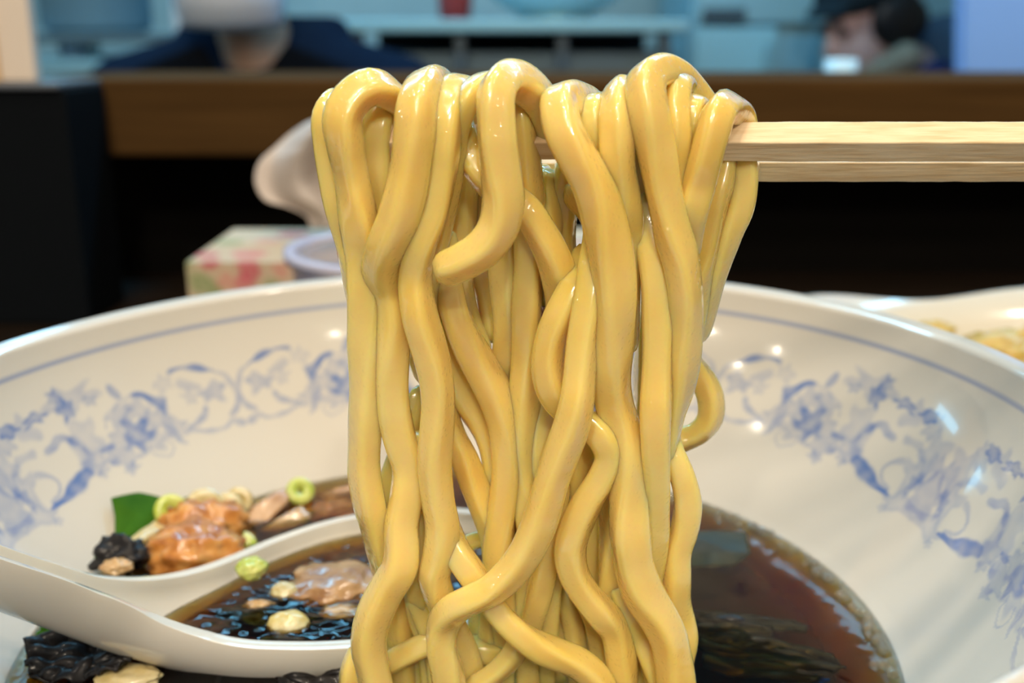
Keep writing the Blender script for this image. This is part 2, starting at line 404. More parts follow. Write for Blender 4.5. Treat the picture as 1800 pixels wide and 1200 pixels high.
# masked diner across the counter
sx_ = at(432, 0, 1.6).x; zc = at(425, 92, 1.6).z            # base of the neck
SEAT = FLOOR + .44
pr = empty('person', (sx_, 1.66, FLOOR), 'person in a white face mask and dark navy jacket seated across the counter', 'person')
lo = Vector((sx_, 1.6, FLOOR))
L = lambda x, y, z: (x, y, z)                                   # coordinates local to the person
zn = zc - FLOOR; st = .44
hc, f1 = head_caps((-.02, -.045, zn + .147), (.12, 0, .10))
skin = hc + [((0, .01, zn - .03), .058, (-.01, -.015, zn + .08), .052)]
wl, wr = (-.17, -.30, zn - .22), (.18, -.30, zn - .22)
skin += hand_caps(wl, (.35, -.9, 0), 1) + hand_caps(wr, (-.35, -.9, 0), -1) + [((-.2, -.2, zn - .22), .03, wl, .026), ((.2, -.2, zn - .22), .03, wr, .026), ((0, .03, zn - .1), .08, (0, .03, zn - .3), .1)]
remeshed('body', skin + [((0, .03, zn - .3), .12, (0, .06, st + .06), .14), ((-.2, -.2, zn - .22), .03, (-.26, .02, zn - .26), .035), ((.2, -.2, zn - .22), .03, (.26, .02, zn - .26), .035),
     ((-.26, .02, zn - .26), .035, (-.2, .02, zn - .06), .045), ((.26, .02, zn - .26), .035, (.2, .02, zn - .06), .045), ((-.2, .02, zn - .06), .045, (0, .02, zn - .06), .06), ((.2, .02, zn - .06), .045, (0, .02, zn - .06), .06),
     ((-.09, .06, st + .07), .085, (-.12, -.3, st + .07), .06), ((.09, .06, st + .07), .085, (.12, -.3, st + .07), .06),
     ((-.12, -.3, st + .07), .058, (-.12, -.3, .08), .04), ((.12, -.3, st + .07), .058, (.12, -.3, .08), .04), ((-.12, -.29, .035), .034, (-.13, -.42, .03), .03), ((.12, -.29, .035), .034, (.13, -.42, .03), .03)], .007, M_skin, pr)
jk = [((-.2, .02, zn - .07), .072, (-.06, .03, zn - .02), .062), ((.2, .02, zn - .07), .072, (.06, .03, zn - .02), .062), ((0, .05, zn - .13), .15, (0, .06, st + .1), .165),
      ((-.12, .03, zn - .14), .11, (.12, .03, zn - .14), .11), ((-.215, .02, zn - .08), .07, (-.29, .02, zn - .27), .06), ((.215, .02, zn - .08), .07, (.29, .02, zn - .27), .06),
      ((-.29, .02, zn - .27), .06, (-.2, -.2, zn - .22), .046), ((.29, .02, zn - .27), .06, (.2, -.2, zn - .22), .046),
      ((-.085, .02, zn + .005), .035, (-.1, .05, zn + .02), .035), ((.085, .02, zn + .005), .035, (.1, .05, zn + .02), .035), ((-.09, .06, zn + .02), .035, (.09, .06, zn + .02), .035)]
remeshed('jacket', jk, .008, M_navy, pr, 6)
# open collar: dark lapels
for s in (-1, 1):
    slab('lapel', [(s * .06, -.085, zn + .012), (s * .15, -.10, zn - .022), (s * .14, -.125, zn - .10), (s * .015, -.135, zn - .16), (s * .010, -.115, zn - .055)], .012, M_black, parent=pr)
V = []; Fc = []; nu, nv = 15, 12
for i in range(nv):
    for j in range(nu):
        a_ = (j / (nu - 1) - .5) * 2.3; h = i / (nv - 1)
        k = .070 + .012 * math.sin(h * math.pi)
        V.append(f1(math.sin(a_) * k * 1.02, -.02 - math.cos(a_) * (k + .022 * math.sin(h * math.pi)), -.105 + h * .115))
for i in range(nv - 1):
    for j in range(nu - 1): Fc.append((i * nu + j, i * nu + j + 1, (i + 1) * nu + j + 1, (i + 1) * nu + j))
o = pyobj('face_mask', V, Fc, mat('mask_white', (.74, .80, .90), .8), pr); o['label'] = 'white face mask'
so = o.modifiers.new('thick', 'SOLIDIFY'); so.thickness = .003; so.offset = 1
remeshed('hair', [(f1(0, .03, .055), (.09, .105, .088), (.12, 0, .1)), (f1(0, .06, -.02), (.082, .07, .08), (0, 0, 0)), (f1(.075, .02, .02), .02, f1(.078, .02, -.02), .012), (f1(-.075, .02, .02), .02, f1(-.078, .02, -.02), .012)], .008, M_hair, pr)
for s in (-1, 1):
    bm = bmesh.new(); bmesh.ops.create_icosphere(bm, subdivisions=2, radius=.011, matrix=Matrix.Translation(f1(s * .032, -.085, .018))); obj('eye', bm, mat('eye_dark', (.05, .03, .025), .2), pr)
st_ = empty('stool', (sx_, 1.74, FLOOR), 'plain stool under the person in the navy jacket', 'stool')
V, Fc = lathe([(.001, .31), (.15, .31), (.155, .318), (.155, .337), (.15, .342), (.001, .342)], 32); pyobj('seat', V, Fc, M_dark, st_)
for k in range(4):
    a_ = math.pi / 4 + k * math.pi / 2; V, Fc = sweep([Vector((math.cos(a_) * .12, math.sin(a_) * .12, .34)), Vector((math.cos(a_) * .14, math.sin(a_) * .14, .17)), Vector((math.cos(a_) * .16, math.sin(a_) * .16, 0))], .014, 10); pyobj('leg', V, Fc, M_dark, st_)
# capped worker bending to the left, seen in profile
hx = at(1530, 46, 2.25); PX = .17
pw = empty('person', (hx.x + PX, 2.3, FLOOR), 'person in a dark cap bending over work, seen in profile', 'person')
ph = hx - Vector((hx.x + PX, 2.3, FLOOR)); hz = ph.z; TL = (.30, 0, -1.25)
hc, f2 = head_caps((ph.x, -.05, hz), TL)
nb = f2(0, .03, -.06); nb2 = Vector((ph.x + .10, .0, hz - .10))
M_cloth2 = mat('slate_cloth', (.07, .10, .15), .9); M_coll = mat('collar_khaki', (.30, .27, .20), .9); M_deep = mat('deep_blue_cloth', (.006, .012, .085), .9)
remeshed('body', hc + [(nb, .05, nb2, .055), (nb2, .07, (.03, .02, hz - .24), .12), ((.03, .02, hz - .24), .12, (.12, .02, hz - .55), .12),
     ((.12, -.07, hz - .55), .09, (.1, -.08, .48), .062), ((.12, .1, hz - .55), .09, (.14, .1, .48), .062), ((.1, -.08, .48), .06, (.14, -.08, .08), .042), ((.14, .1, .48), .06, (.2, .1, .08), .042),
     ((.14, -.08, .035), .035, (.02, -.1, .03), .03), ((.2, .1, .035), .035, (.08, .1, .03), .03),
     ((-.03, -.16, hz - .15), .05, (-.08, -.22, hz - .42), .04), ((-.08, -.22, hz - .42), .038, (-.13, -.2, hz - .45), .026), ((0, .18, hz - .2), .05, (-.06, .2, hz - .42), .04), ((-.06, .2, hz - .42), .038, (-.13, .12, hz - .45), .026), ((-.03, -.16, hz - .15), .05, (.03, 0, hz - .2), .08), ((0, .18, hz - .2), .05, (.03, 0, hz - .2), .08)]
     + hand_caps((-.13, -.2, hz - .45), (-1, .1, -.1), 1) + hand_caps((-.13, .12, hz - .45), (-1, -.1, -.1), -1), .008, M_skinP, pw)
remeshed('shirt', [((.025, .06, hz - .07), .10, (.06, .04, hz - .12), .14), ((.06, .05, hz - .2), .15, (.12, .02, hz - .56), .16), ((0, .16, hz - .17), .08, (-.06, .2, hz - .40), .055)], .009, M_cloth2, pw, 6)
remeshed('sleeve', [((-.075, -.17, hz - .10), .040, (-.09, -.22, hz - .42), .055), ((-.09, -.22, hz - .42), .052, (-.12, -.21, hz - .44), .042), ((-.075, -.17, hz - .10), .040, (.05, -.1, hz - .14), .06)], .008, M_deep, pw, 5)
remeshed('collar', [((ph.x - .01, -.10, hz - .095), .024, (ph.x + .05, -.13, hz - .06), .032), ((ph.x + .02, -.03, hz - .10), .035, (ph.x + .07, .03, hz - .07), .04)], .006, M_coll, pw)
remeshed('cap', [(f2(0, .005, .075), (.092, .108, .060), TL), (f2(0, -.085, .058), (.062, .042, .011), (.35, 0, -1.25))], .006, mat('cap_cloth', (.006, .020, .030), .95), pw)
remeshed('hair', [(f2(.064, .018, .010), (.030, .060, .058), TL), (f2(-.064, .025, .012), (.030, .055, .058), TL), (f2(0, .08, -.01), (.06, .04, .05), TL)], .006, M_hair, pw)
for s in (-1, 1):
    bm = bmesh.new(); bmesh.ops.create_icosphere(bm, subdivisions=2, radius=.011, matrix=Matrix.Translation(f2(s * .032, -.085, .018))); obj('eye', bm, mat('eye_dark', (.05, .03, .025), .2), pw)
# ceiling fixtures that carry the lamps
ceil_o = bpy.data.objects['ceiling']
for i, (x, y) in enumerate(SPOTS):
    V, Fc = lathe([(.048, 0), (.055, -.05), (.062, -.052), (.062, -.056), (.05, -.054), (.046, -.03), (.001, -.03)], 24)
    o = pyobj('downlight', V, Fc, M_white, ceil_o); o.location = (x, y, CEIL)
for i, p in enumerate(PENDANTS):
    V, Fc = lathe([(.002, CEIL - p[2]), (.002, .06), (.012, .055), (.05, .012), (.052, .012), (.013, .058), (.003, .064), (.003, CEIL - p[2])], 20)
    o = pyobj('pendant_lamp', V, Fc, M_white, ceil_o); o.location = p
V, Fc = lathe([(.004, CEIL - GLINT_FILL[2]), (.004, .20), (.06, .19), (.15, .12), (.19, .02), (.20, .02), (.16, .13), (.065, .205), (.008, .215), (.008, CEIL - GLINT_FILL[2])], 32)  # invented shade and cord, out of view, around the added fill light
o = pyobj('glint_fill_shade', V, Fc, M_white, ceil_o); o.location = GLINT_FILL; o.location.y -= .05
# ================================================================== TISSUE BOX, CONTAINER
M_box = mat('floral_card', (.56, .45, .31), .7)
fa_ = nd(M_box, 'ShaderNodeAttribute'); fa_.attribute_name = 'print'; ln(M_box, fa_.outputs['Color'], B(M_box).inputs['Base Color'])
BY0, BY1, BZ = .433, .512, -.0895
bx0 = PY(327, 462, BY0).x; bx1 = PY(1264, 462, BY0).x
tbx = empty('tissue_box', ((bx0 + bx1) / 2, (BY0 + BY1) / 2, TABLE), 'floral pink and cream tissue box on the table behind the bowl', 'tissue box')
hw, hd, hh = (bx1 - bx0) / 2, (BY1 - BY0) / 2, BZ - TABLE
bm = bmesh.new(); box(bm, (-hw, -hd, .0002), (hw, hd, hh), 0)
bmesh.ops.subdivide_edges(bm, edges=[e for e in bm.edges if abs(e.verts[0].co.x - e.verts[1].co.x) > .01], cuts=150, use_grid_fill=True)
bmesh.ops.subdivide_edges(bm, edges=[e for e in bm.edges if abs(e.verts[0].co.y - e.verts[1].co.y) > .01], cuts=52, use_grid_fill=True)
bmesh.ops.subdivide_edges(bm, edges=[e for e in bm.edges if abs(e.verts[0].co.z - e.verts[1].co.z) > .01], cuts=40, use_grid_fill=True)
carton = obj('carton', bm, M_box, tbx, smooth=False)
RED, PINK, GREEN, BLUSH = (.50, .03, .09), (.60, .16, .18), (.24, .31, .13), (.62, .28, .22)
FR = lambda px, py: PY(px, py, BY0) - Vector(((bx0 + bx1) / 2, (BY0 + BY1) / 2, TABLE))
TP = lambda px, py: PZ(px, py, BZ) - Vector(((bx0 + bx1) / 2, (BY0 + BY1) / 2, TABLE))
ROSES = [(FR(438, 478), .0046, RED), (FR(426, 496), .0036, PINK), (FR(368, 458), .0042, RED), (FR(352, 496), .0045, GREEN), (FR(378, 512), .0040, GREEN), (FR(398, 496), .0035, BLUSH), (FR(492, 474), .0035, BLUSH),
         (FR(432, 456), .0045, PINK), (FR(480, 508), .004, GREEN), (TP(440, 446), .0070, PINK), (TP(362, 448), .0055, RED), (TP(402, 426), .006, GREEN), (TP(470, 424), .006, BLUSH), (TP(515, 412), .007, RED)]
R.seed(21)
for k in range(70):
    fx = R.uniform(-hw + .055, hw) if k < 45 else R.uniform(-hw, hw); fz = R.uniform(.002, hh)
    ROSES.append((Vector((fx, -hd if k < 30 else R.uniform(-hd, hd), fz if k < 30 else (hh if k < 45 else fz * 0))) if k < 45 else Vector((R.choice((-hw, hw)), R.uniform(-hd, hd), fz)), R.uniform(.003, .006), R.choice((RED, PINK, GREEN, BLUSH))))
ca = carton.data.color_attributes.new('print', 'FLOAT_COLOR', 'POINT')
for i, v in enumerate(carton.data.vertices):
    c3 = Vector((.56, .45, .31)); nn = .0016 * noise.noise(v.co * 260)
    for ce, rr, cl in ROSES:
        d_ = (v.co - ce).length + nn
        if d_ < rr * 1.3: c3 = c3.lerp(Vector(cl), min(1, (rr * 1.3 - d_) / (rr * .5)) * (.75 + .25 * math.sin(d_ * 2600)))
    ca.data[i].color = (*c3, 1)
V = []; Fc = []
for j in range(32):
    a_ = 2 * math.pi * j / 32
    for k in (0, 1): V.append((math.cos(a_) * (.06 + .004 * k), math.sin(a_) * (.017 + .004 * k), hh + .0006))
for j in range(32): k = (j + 1) % 32; Fc.append((2 * j, 2 * k, 2 * k + 1, 2 * j + 1))
pyobj('slot_edge', V, Fc, mat('slot_film', (.8, .8, .8), .3), tbx)
# tissue sheet
M_tis = mat('tissue_paper', (.56, .50, .46), .9); bump(M_tis, 90, .25, .001)
V = []; Fc = []; nu, nv = 40, 28
cx = -.018; hx0 = PY(500, 400, .48)
outl = [(.50, .02, 0), (0, 0, 0)]
for i in range(nv):
    v = i / (nv - 1)
    for j in range(nu):
        u = j / (nu - 1) * 2 - 1
        # rises from the slot, spreads, then the corner flops over to the left
        wd = .030 + .022 * math.sin(min(v * 1.5, 1) * math.pi / 2)
        x = cx - .012 + u * wd - .004 * v
        z = BZ + .001 + .060 * v - (.004 * u * u) * v
        if u < -.2:
            f = (-u - .2) / .8; x -= .010 * f * v; z -= .030 * f * f * v; 
        y = .485 + .010 * math.sin(u * 5 + v * 2.5) * (0.25 + v) + .006 * noise.noise(Vector((u * 2, v * 2, 3))) - .012 * v * max(0, -u)
        V.append((x, y, z))
for i in range(nv - 1):
    for j in range(nu - 1): Fc.append((i * nu + j, i * nu + j + 1, (i + 1) * nu + j + 1, (i + 1) * nu + j))
def plume():
    # silhouette of the pulled-up sheet (px traced at the box's own distance), given folds in depth
    L_ = [(548, 400), (540, 380), (505, 362), (466, 350), (450, 322), (455, 288), (480, 262), (508, 236), (540, 214)]
    Rr = [(640, 402), (655, 384), (675, 364), (695, 346), (712, 318), (722, 288), (716, 258), (700, 232), (670, 212)]
    V = []; Fc = []; nu = 36
    S1 = spline([Vector((a, b, 0)) for a, b in L_], 4); S2 = spline([Vector((a, b, 0)) for a, b in Rr], 4); n = 40
    for i in range(n):
        a = S1[int(i / (n - 1) * (len(S1) - 1))]; b = S2[int(i / (n - 1) * (len(S2) - 1))]; v = i / (n - 1)
        for j in range(nu):
            u = j / (nu - 1); p = a.lerp(b, u); bulge = math.sin(u * math.pi)
            Y = .482 - .012 * v * bulge + (.004 + .010 * v) * math.sin(u * 15 + v * 1.3) + .006 * noise.noise(Vector((u * 4, v * 3, 1)))
            V.append(PY(p.x, p.y - 14 * v * bulge, Y))
    for i in range(n - 1):
        for j in range(nu - 1): Fc.append((i * nu + j, i * nu + j + 1, (i + 1) * nu + j + 1, (i + 1) * nu + j))
    return V, Fc
V, Fc = plume()
o = pyobj('tissue', V, Fc, M_tis); tag(o, 'crumpled white tissue sticking up out of the floral box', 'tissue')
so = o.modifiers.new('thick', 'SOLIDIFY'); so.thickness = .0006
# clear container
M_clear = mat('clear_plastic', (.70, .70, .82), .12, trans=.7, ior=1.25)
KC = Vector((-.0405, .385, TABLE)); kr = .04; kz = -.0752 - TABLE
ct = empty('plastic_container', KC, 'round clear plastic container with tan contents in front of the tissue box', 'container')
V, Fc = lathe([(.001, .0003), (kr * .80, .0003), (kr * .82, .002), (kr * .965, kz - .006), (kr * .965, kz - .003), (kr * 1.03, kz - .002), (kr * 1.03, kz), (kr * .93, kz), (kr * .92, kz - .004), (kr * .79, .003), (.001, .003)], 64)
pyobj('container_wall', V, Fc, M_clear, ct)
V, Fc = lathe([(kr * .925, kz - .0002), (kr * .93, kz + .0016), (kr * 1.035, kz + .0016), (kr * 1.04, kz - .0004)], 64)
o = pyobj('rim', V, Fc, mat('lilac_plastic', (.48, .48, .62), .25), ct); o['label'] = 'lilac grey rim'
M_tan = mat('tan_bits', (.62, .38, .16), .6); ramp_col(M_tan, 150, [(.35, (.5, .2, .1)), (.5, (.66, .44, .2)), (.68, (.72, .6, .4))])
bm = bmesh.new(); bmesh.ops.create_circle(bm, cap_ends=False, radius=kr * .88, segments=40)
bm.free(); V, Fc = lathe([(.0005, kz - .010), (kr * .4, kz - .011), (kr * .7, kz - .012), (kr * .885, kz - .013), (kr * .80, .02), (kr * .77, .0045), (.001, .0045)], 40)
V = [Vector(v) + Vector((0, 0, .002 * noise.noise(Vector(v) * 200))) if v[2] > kz - .0135 and math.hypot(v[0], v[1]) < kr * .8 else Vector(v) for v in V]
o = pyobj('container_contents', V, Fc, M_tan); o.location = KC; tag(o, 'tan dry contents filling the clear plastic container', 'food')
# ================================================================== SIDE DISH
M_dish = mat('cream_glaze', (.66, .60, .49), .18, coat=.4)
dc = Vector((.172, .312, TABLE)); zr = -.0885 - TABLE
V = []; Fc = []; n = 96
prof = [(.30, .0), (.36, .0), (.40, .012), (.62, .030), (.88, .050), (1.0, zr - .001), (1.01, zr), (.985, zr), (.86, .052), (.6, .034), (.3, .022), (.01, .020)]
for (r, z) in prof:
    for j in range(n):
        a_ = 2 * math.pi * j / n; k = 1 + (.05 * math.sin(a_ * 5 + .6)) * max(0, r - .5) * 2
        V.append((.086 * r * k * math.cos(a_), .064 * r * k * math.sin(a_), z + (.0022 * math.sin(a_ * 5 + .6) if r > .8 else 0)))
for i in range(len(prof) - 1):
    for j in range(n):
        k = (j + 1) % n; Fc.append((i * n + j, i * n + k, (i + 1) * n + k, (i + 1) * n + j))
o = pyobj('side_dish', V, Fc, M_dish); o.location = dc; o.rotation_euler = (0, 0, -.25); tag(o, 'cream side dish with a wavy rim behind the noodle bowl', 'dish')
M_yel = mat('yellow_food', (.55, .36, .06), .35, sss=.2, sss_scale=.003); ramp_col(M_yel, 90, [(.35, (.46, .28, .04)), (.6, (.62, .48, .15))])
for i, (px, py, z, s, lb) in enumerate([(1785, 638, -.093, .012, 'largest piece of yellow food in the side dish'), (1830, 658, -.094, .012, 'piece of yellow food at the near side of the dish'), (1738, 618, -.098, .0075, 'flat yellow food piece between two larger ones in the dish'), (1642, 586, -.0985, .0052, 'small yellow food scrap alone near the dish wall'), (1850, 622, -.098, .012, 'yellow food lump deep in the middle of the dish')]):
    lump('food_piece', PZ(px, py, z), (s * 1.4, s, s * .8), M_yel, lb, 'food', 20 + i, .35, group='yellow food in the side dish')

# ================================================================== NOODLE BOWL
RC = Vector((-.0098, .1882, -.0648)); TILT = Vector((-.0176, .0037, 1)).normalized()
SOUP = -.1122
bowl_prof_in = [(.1085, -.0005), (.1078, -.004), (.1065, -.009), (.1038, -.016), (.1000, -.0235), (.0955, -.031), (.0900, -.0385), (.0835, -.0465), (.075, -.055), (.063, -.0635), (.048, -.0695), (.03, -.0725), (.001, -.0735)]
bowl_prof_out = [(.001, -.0775), (.034, -.0775), (.036, -.0840), (.041, -.0840), (.043, -.0760), (.056, -.0715), (.068, -.066), (.080, -.057), (.089, -.0475), (.0955, -.0385), (.1015, -.029), (.106, -.018), (.1093, -.007), (.1112, -.0015), (.1112, .0006), (.1102, .0014), (.1094, .0009), (.1085, -.0005)]
def densify(P, step):
    return [(p.x, p.y) for p in spline([Vector((a, b, 0)) for a, b in P], step)]
pin = densify(bowl_prof_in[:8], .00042) + densify(bowl_prof_in[7:], .003)[1:]
pout = densify(bowl_prof_out, .003)
prof = pin + [(p[0], p[1]) for p in pout][0:-1]
NB = 1300
V = []; Fc = []
for (r, z) in prof:
    for j in range(NB):
        a_ = 2 * math.pi * j / NB; V.append((max(r, .0006) * math.cos(a_), max(r, .0006) * math.sin(a_), z))
n = len(prof)
for i in range(n):
    i2 = (i + 1) % n
    for j in range(NB):
        k = (j + 1) % NB; Fc.append((i * NB + j, i2 * NB + j, i2 * NB + k, i * NB + k))
M_glaze = mat('white_glaze', (.66, .625, .56), .12, coat=.6, coat_rough=.04)
bowl = pyobj('noodle_bowl', V, Fc, M_glaze)
bowl.location = RC; bowl.rotation_euler = Vector((0, 0, 1)).rotation_difference(TILT).to_euler()
tag(bowl, 'large white porcelain noodle bowl with blue scrollwork inside', 'bowl')
# printed blue decoration: strokes laid out in (u, v) mm along / down the inside wall, mirrored and repeated round the bowl
U0, U1 = 64.66, 133.75
STROKES = [
 ([(110.19, 31.44), (112.78, 33.0), (118.29, 34.64), (123.66, 34.53)], [1.92, 3.08, 1.92, 0.58], 0.85),
 ([(109.23, 29.12), (108.72, 26.69), (109.23, 24.28)], [3.46, 3.85, 3.08], 0.32),
 ([(109.03, 24.78), (110.67, 22.54), (113.57, 21.72), (116.4, 23.65)], [1.92, 1.73, 1.54, 1.16], 0.5),
 ([(93.28, 27.72)], (3.0, 3.3), 0.62),
 ([(95.99, 22.49)], (2.5, 2.2), 0.35),
 ([(91.19, 22.07)], (3.0, 2.2), 0.32),
 ([(88.09, 25.78)], (3.0, 2.75), 0.35),
 ([(98.42, 27.44)], (3.0, 2.2), 0.38),
 ([(90.48, 30.94)], (3.5, 2.2), 0.3),
 ([(98.77, 31.74)], (3.0, 2.2), 0.35),
 ([(100.88, 23.37), (98.47, 20.78), (94.5, 19.05), (89.89, 18.92)], [0.58, 0.85, 0.96, 1.16], 0.25),
 ([(90.77, 18.83), (87.34, 19.38), (84.67, 21.93), (84.04, 25.64)], [0.58, 1.54, 2.31, 0.96], 0.75),
 ([(83.53, 24.37), (85.01, 29.59), (82.35, 33.48)], [1.54, 3.08, 0.77], 0.35),
 ([(95.77, 14.46), (94.94, 17.48)], [1.73, 1.54], 0.55),
 ([(105.63, 14.5)], (5.5, 2.48), 0.3),
 ([(107.82, 16.32)], (1.5, 2.48), 0.65),
 ([(109.71, 12.95)], (1.5, 1.38), 0.5),
 ([(101.18, 16.73)], (1.5, 1.1), 0.4),
 ([(120.14, 13.32), (120.07, 16.68), (117.66, 19.73)], [1.16, 3.08, 2.31], 0.3),
 ([(115.99, 16.06)], (3.0, 1.32), 0.7),
 ([(122.94, 15.95)], (2.0, 1.1), 0.7),
 ([(125.52, 17.71)], (2.5, 2.2), 0.3),
 ([(79.62, 15.24), (76.15, 15.44), (72.78, 16.05), (69.13, 17.25)], [1.16, 0.77, 1.54, 0.58], 0.7),
 ([(69.23, 17.6), (65.65, 20.8), (65.05, 25.15), (67.3, 29.27)], [0.77, 1.54, 1.92, 1.54], 0.42),
 ([(65.77, 33.36), (67.45, 31.18), (70.66, 32.13), (76.11, 32.53), (79.76, 30.79)], [1.54, 1.16, 0.77, 0.77, 1.16], 0.4),
 ([(78.91, 29.86), (75.7, 28.96), (74.19, 26.78)], [1.16, 1.92, 1.54], 0.5),
 ([(78.21, 19.1), (73.74, 20.61)], [1.92, 1.54], 0.3),
 ([(70.87, 23.11)], (2.5, 2.2), 0.42),
 ([(77.1, 22.52)], (2.0, 1.38), 0.25),
 ([(82.58, 17.5)], (2.0, 2.2), 0.2),
 ([(91.72, 31.48), (90.83, 34.61), (87.65, 35.19), (86.2, 33.35), (87.78, 31.43)], [0.58, 0.58, 0.58, 0.46, 0.39], 0.35),
 ([(103.51, 27.87), (101.02, 29.09)], [0.77, 1.16], 0.62),
 ([(106.58, 29.7)], (3.5, 2.75), 0.32),
 ([(106.27, 24.18)], (3.0, 3.85), 0.24),
 ([(102.31, 29.22), (101.69, 32.47)], [1.16, 1.92], 0.35),
 ([(106.25, 32.47)], (2.0, 1.65), 0.3),
 ([(98.84, 34.49)], (1.5, 1.1), 0.3),
 ([(82.5, 29.29)], (2.5, 2.2), 0.3),
 ([(126.99, 29.39)], (2.5, 4.4), 0.33),
 ([(127.89, 29.83)], (1.1, 2.2), 0.45),
 ([(122.99, 27.64), (119.91, 28.37), (118.68, 31.33), (122.38, 33.72)], [1.16, 0.96, 1.16, 0.96], 0.36),
 ([(134.08, 30.56)], (4.5, 4.4), 0.4),
 ([(128.35, 35.35)], (5.0, 1.93), 0.3),
 ([(125.27, 22.4), (120.22, 23.03)], [1.92, 1.92], 0.28),
 ([(129.69, 22.89)], (3.0, 3.85), 0.3),
 ([(130.76, 26.21)], (2.0, 3.3), 0.25),
 ([(124.39, 37.8)], (1.5, 1.1), 0.3),
]
me = bowl.data
at_ = me.color_attributes.new('print', 'FLOAT_COLOR', 'POINT')
import numpy as np
SMOOTH = []
for pts_, wid_, al_ in STROKES:
    if len(pts_) == 1: SMOOTH.append((pts_, wid_, al_))
    else: SMOOTH.append(([(p.x, p.y) for p in spline([Vector((a, b, 0)) for a, b in pts_], .9)], wid_, al_))
def deco():
    npin = len(pin); arc = [0]
    for i in range(1, npin): arc.append(arc[-1] + math.dist(pin[i], pin[i - 1]))
    val = np.zeros((len(prof), NB), np.float32)
    ang = 2 * np.pi * np.arange(NB) / NB
    ub = (ang - np.pi / 2 + np.pi) % (2 * np.pi) - np.pi     # 0 at the far side of the bowl, + anticlockwise (towards camera left)
    for i in range(npin):
        v = arc[i] * 1000
        if v > 46: break
        u = np.abs(ub) * 97.0
        # fold into the tile [U0, U1]
        span = U1 - U0
        q = (u - U0) % (2 * span); q = np.where(q > span, 2 * span - q, q) + U0
        acc = np.zeros(NB, np.float32)
        wq = .55 * np.sin(q * .55 + v * .35) + .25 * np.sin(q * .9 - v * .8)
        wv = .5 * np.sin(q * .5 - v * .4 + 1) + .22 * np.sin(q * 1.0 + v * .7)
        q0, v0 = q, v; q = q + wq; v = v0 + wv
        tone = 1 + .22 * np.sin(q0 * .9 + 1.2 * np.sin(v0 * .7)) * np.sin(v0 * 1.0 + q0 * .4)
        for s in SMOOTH:
            pts, wid, al = s
            if v0 < min(p[1] for p in pts) - 7 or v0 > max(p[1] for p in pts) + 7: continue
            best = np.full(NB, 9.9)
            m_ = len(pts)
            if m_ == 1:
                (pu, pv), (ru, rv) = pts[0], wid
                th_ = np.arctan2((v - pv) / rv, (q - pu) / ru)
                d = np.sqrt(((q - pu) / ru) ** 2 + ((v - pv) / rv) ** 2) / (1 + .26 * np.cos(5 * th_ + pu))
                c_ = np.clip((1.3 - d) / .35, 0, 1) * (.72 + .45 * np.clip(d, 0, 1) ** 2)
            else:
                for k in range(m_ - 1):
                    a0, b0 = pts[k], pts[k + 1]; du, dv = b0[0] - a0[0], b0[1] - a0[1]; L2 = du * du + dv * dv + 1e-9
                    t_ = np.clip(((q - a0[0]) * du + (v - a0[1]) * dv) / L2, 0, 1)
                    d = np.sqrt((q - a0[0] - t_ * du) ** 2 + (v - a0[1] - t_ * dv) ** 2)
                    g = (k + t_) / (m_ - 1); ww = np.interp(g, np.linspace(0, 1, len(wid)), wid) / 2
                    best = np.minimum(best, d / np.maximum(ww, .05))
                c_ = np.clip((1.45 - best) / .55, 0, 1)
            acc = acc + (1 - acc) * c_ * al
        v = v0; val[i] = np.clip(acc * tone, 0, .95)
        if 4.9 < v < 6.1: val[i] = np.maximum(val[i], .62 * min(1, (6.1 - v) / .25, (v - 4.9) / .25))
    col = np.zeros((len(prof) * NB, 4), np.float32); col[:, 0] = val.ravel(); col[:, 3] = 1
    at_.data.foreach_set('color', col.ravel())
deco()
an = nd(M_glaze, 'ShaderNodeAttribute'); an.attribute_name = 'print'; sp = nd(M_glaze, 'ShaderNodeSeparateColor'); ln(M_glaze, an.outputs['Color'], sp.inputs[0])
mx = nd(M_glaze, 'ShaderNodeMixRGB'); mx.inputs[1].default_value = (.66, .625, .56, 1); mx.inputs[2].default_value = (.10, .19, .46, 1)
ln(M_glaze, sp.outputs[0], mx.inputs[0]); ln(M_glaze, mx.outputs[0], B(M_glaze).inputs['Base Color'])
# ------------------------------------------------------------------ soup: absorbing liquid with a meniscus
M_soup = bpy.data.materials.new('soy_broth'); M_soup.use_nodes = True; nt = M_soup.node_tree; nt.nodes.clear()
out = nt.nodes.new('ShaderNodeOutputMaterial'); gl = nt.nodes.new('ShaderNodeBsdfPrincipled')
gl.inputs['Base Color'].default_value = (1, 1, 1, 1); gl.inputs['Transmission Weight'].default_value = 1; gl.inputs['IOR'].default_value = 1.34; gl.inputs['Roughness'].default_value = .03
nt.links.new(gl.outputs[0], out.inputs[0])
va = nt.nodes.new('ShaderNodeVolumeAbsorption'); va.inputs[0].default_value = (.87, .74, .15, 1); va.inputs[1].default_value = 680
nt.links.new(va.outputs[0], out.inputs['Volume'])
tcn = nt.nodes.new('ShaderNodeTexCoord'); nz = nt.nodes.new('ShaderNodeTexNoise'); nz.inputs['Scale'].default_value = 110; nz.inputs['Detail'].default_value = 2
bp = nt.nodes.new('ShaderNodeBump'); bp.inputs['Strength'].default_value = .12; bp.inputs['Distance'].default_value = .002
nt.links.new(tcn.outputs['Object'], nz.inputs['Vector']); nt.links.new(nz.outputs['Fac'], bp.inputs['Height']); nt.links.new(bp.outputs[0], gl.inputs['Normal'])
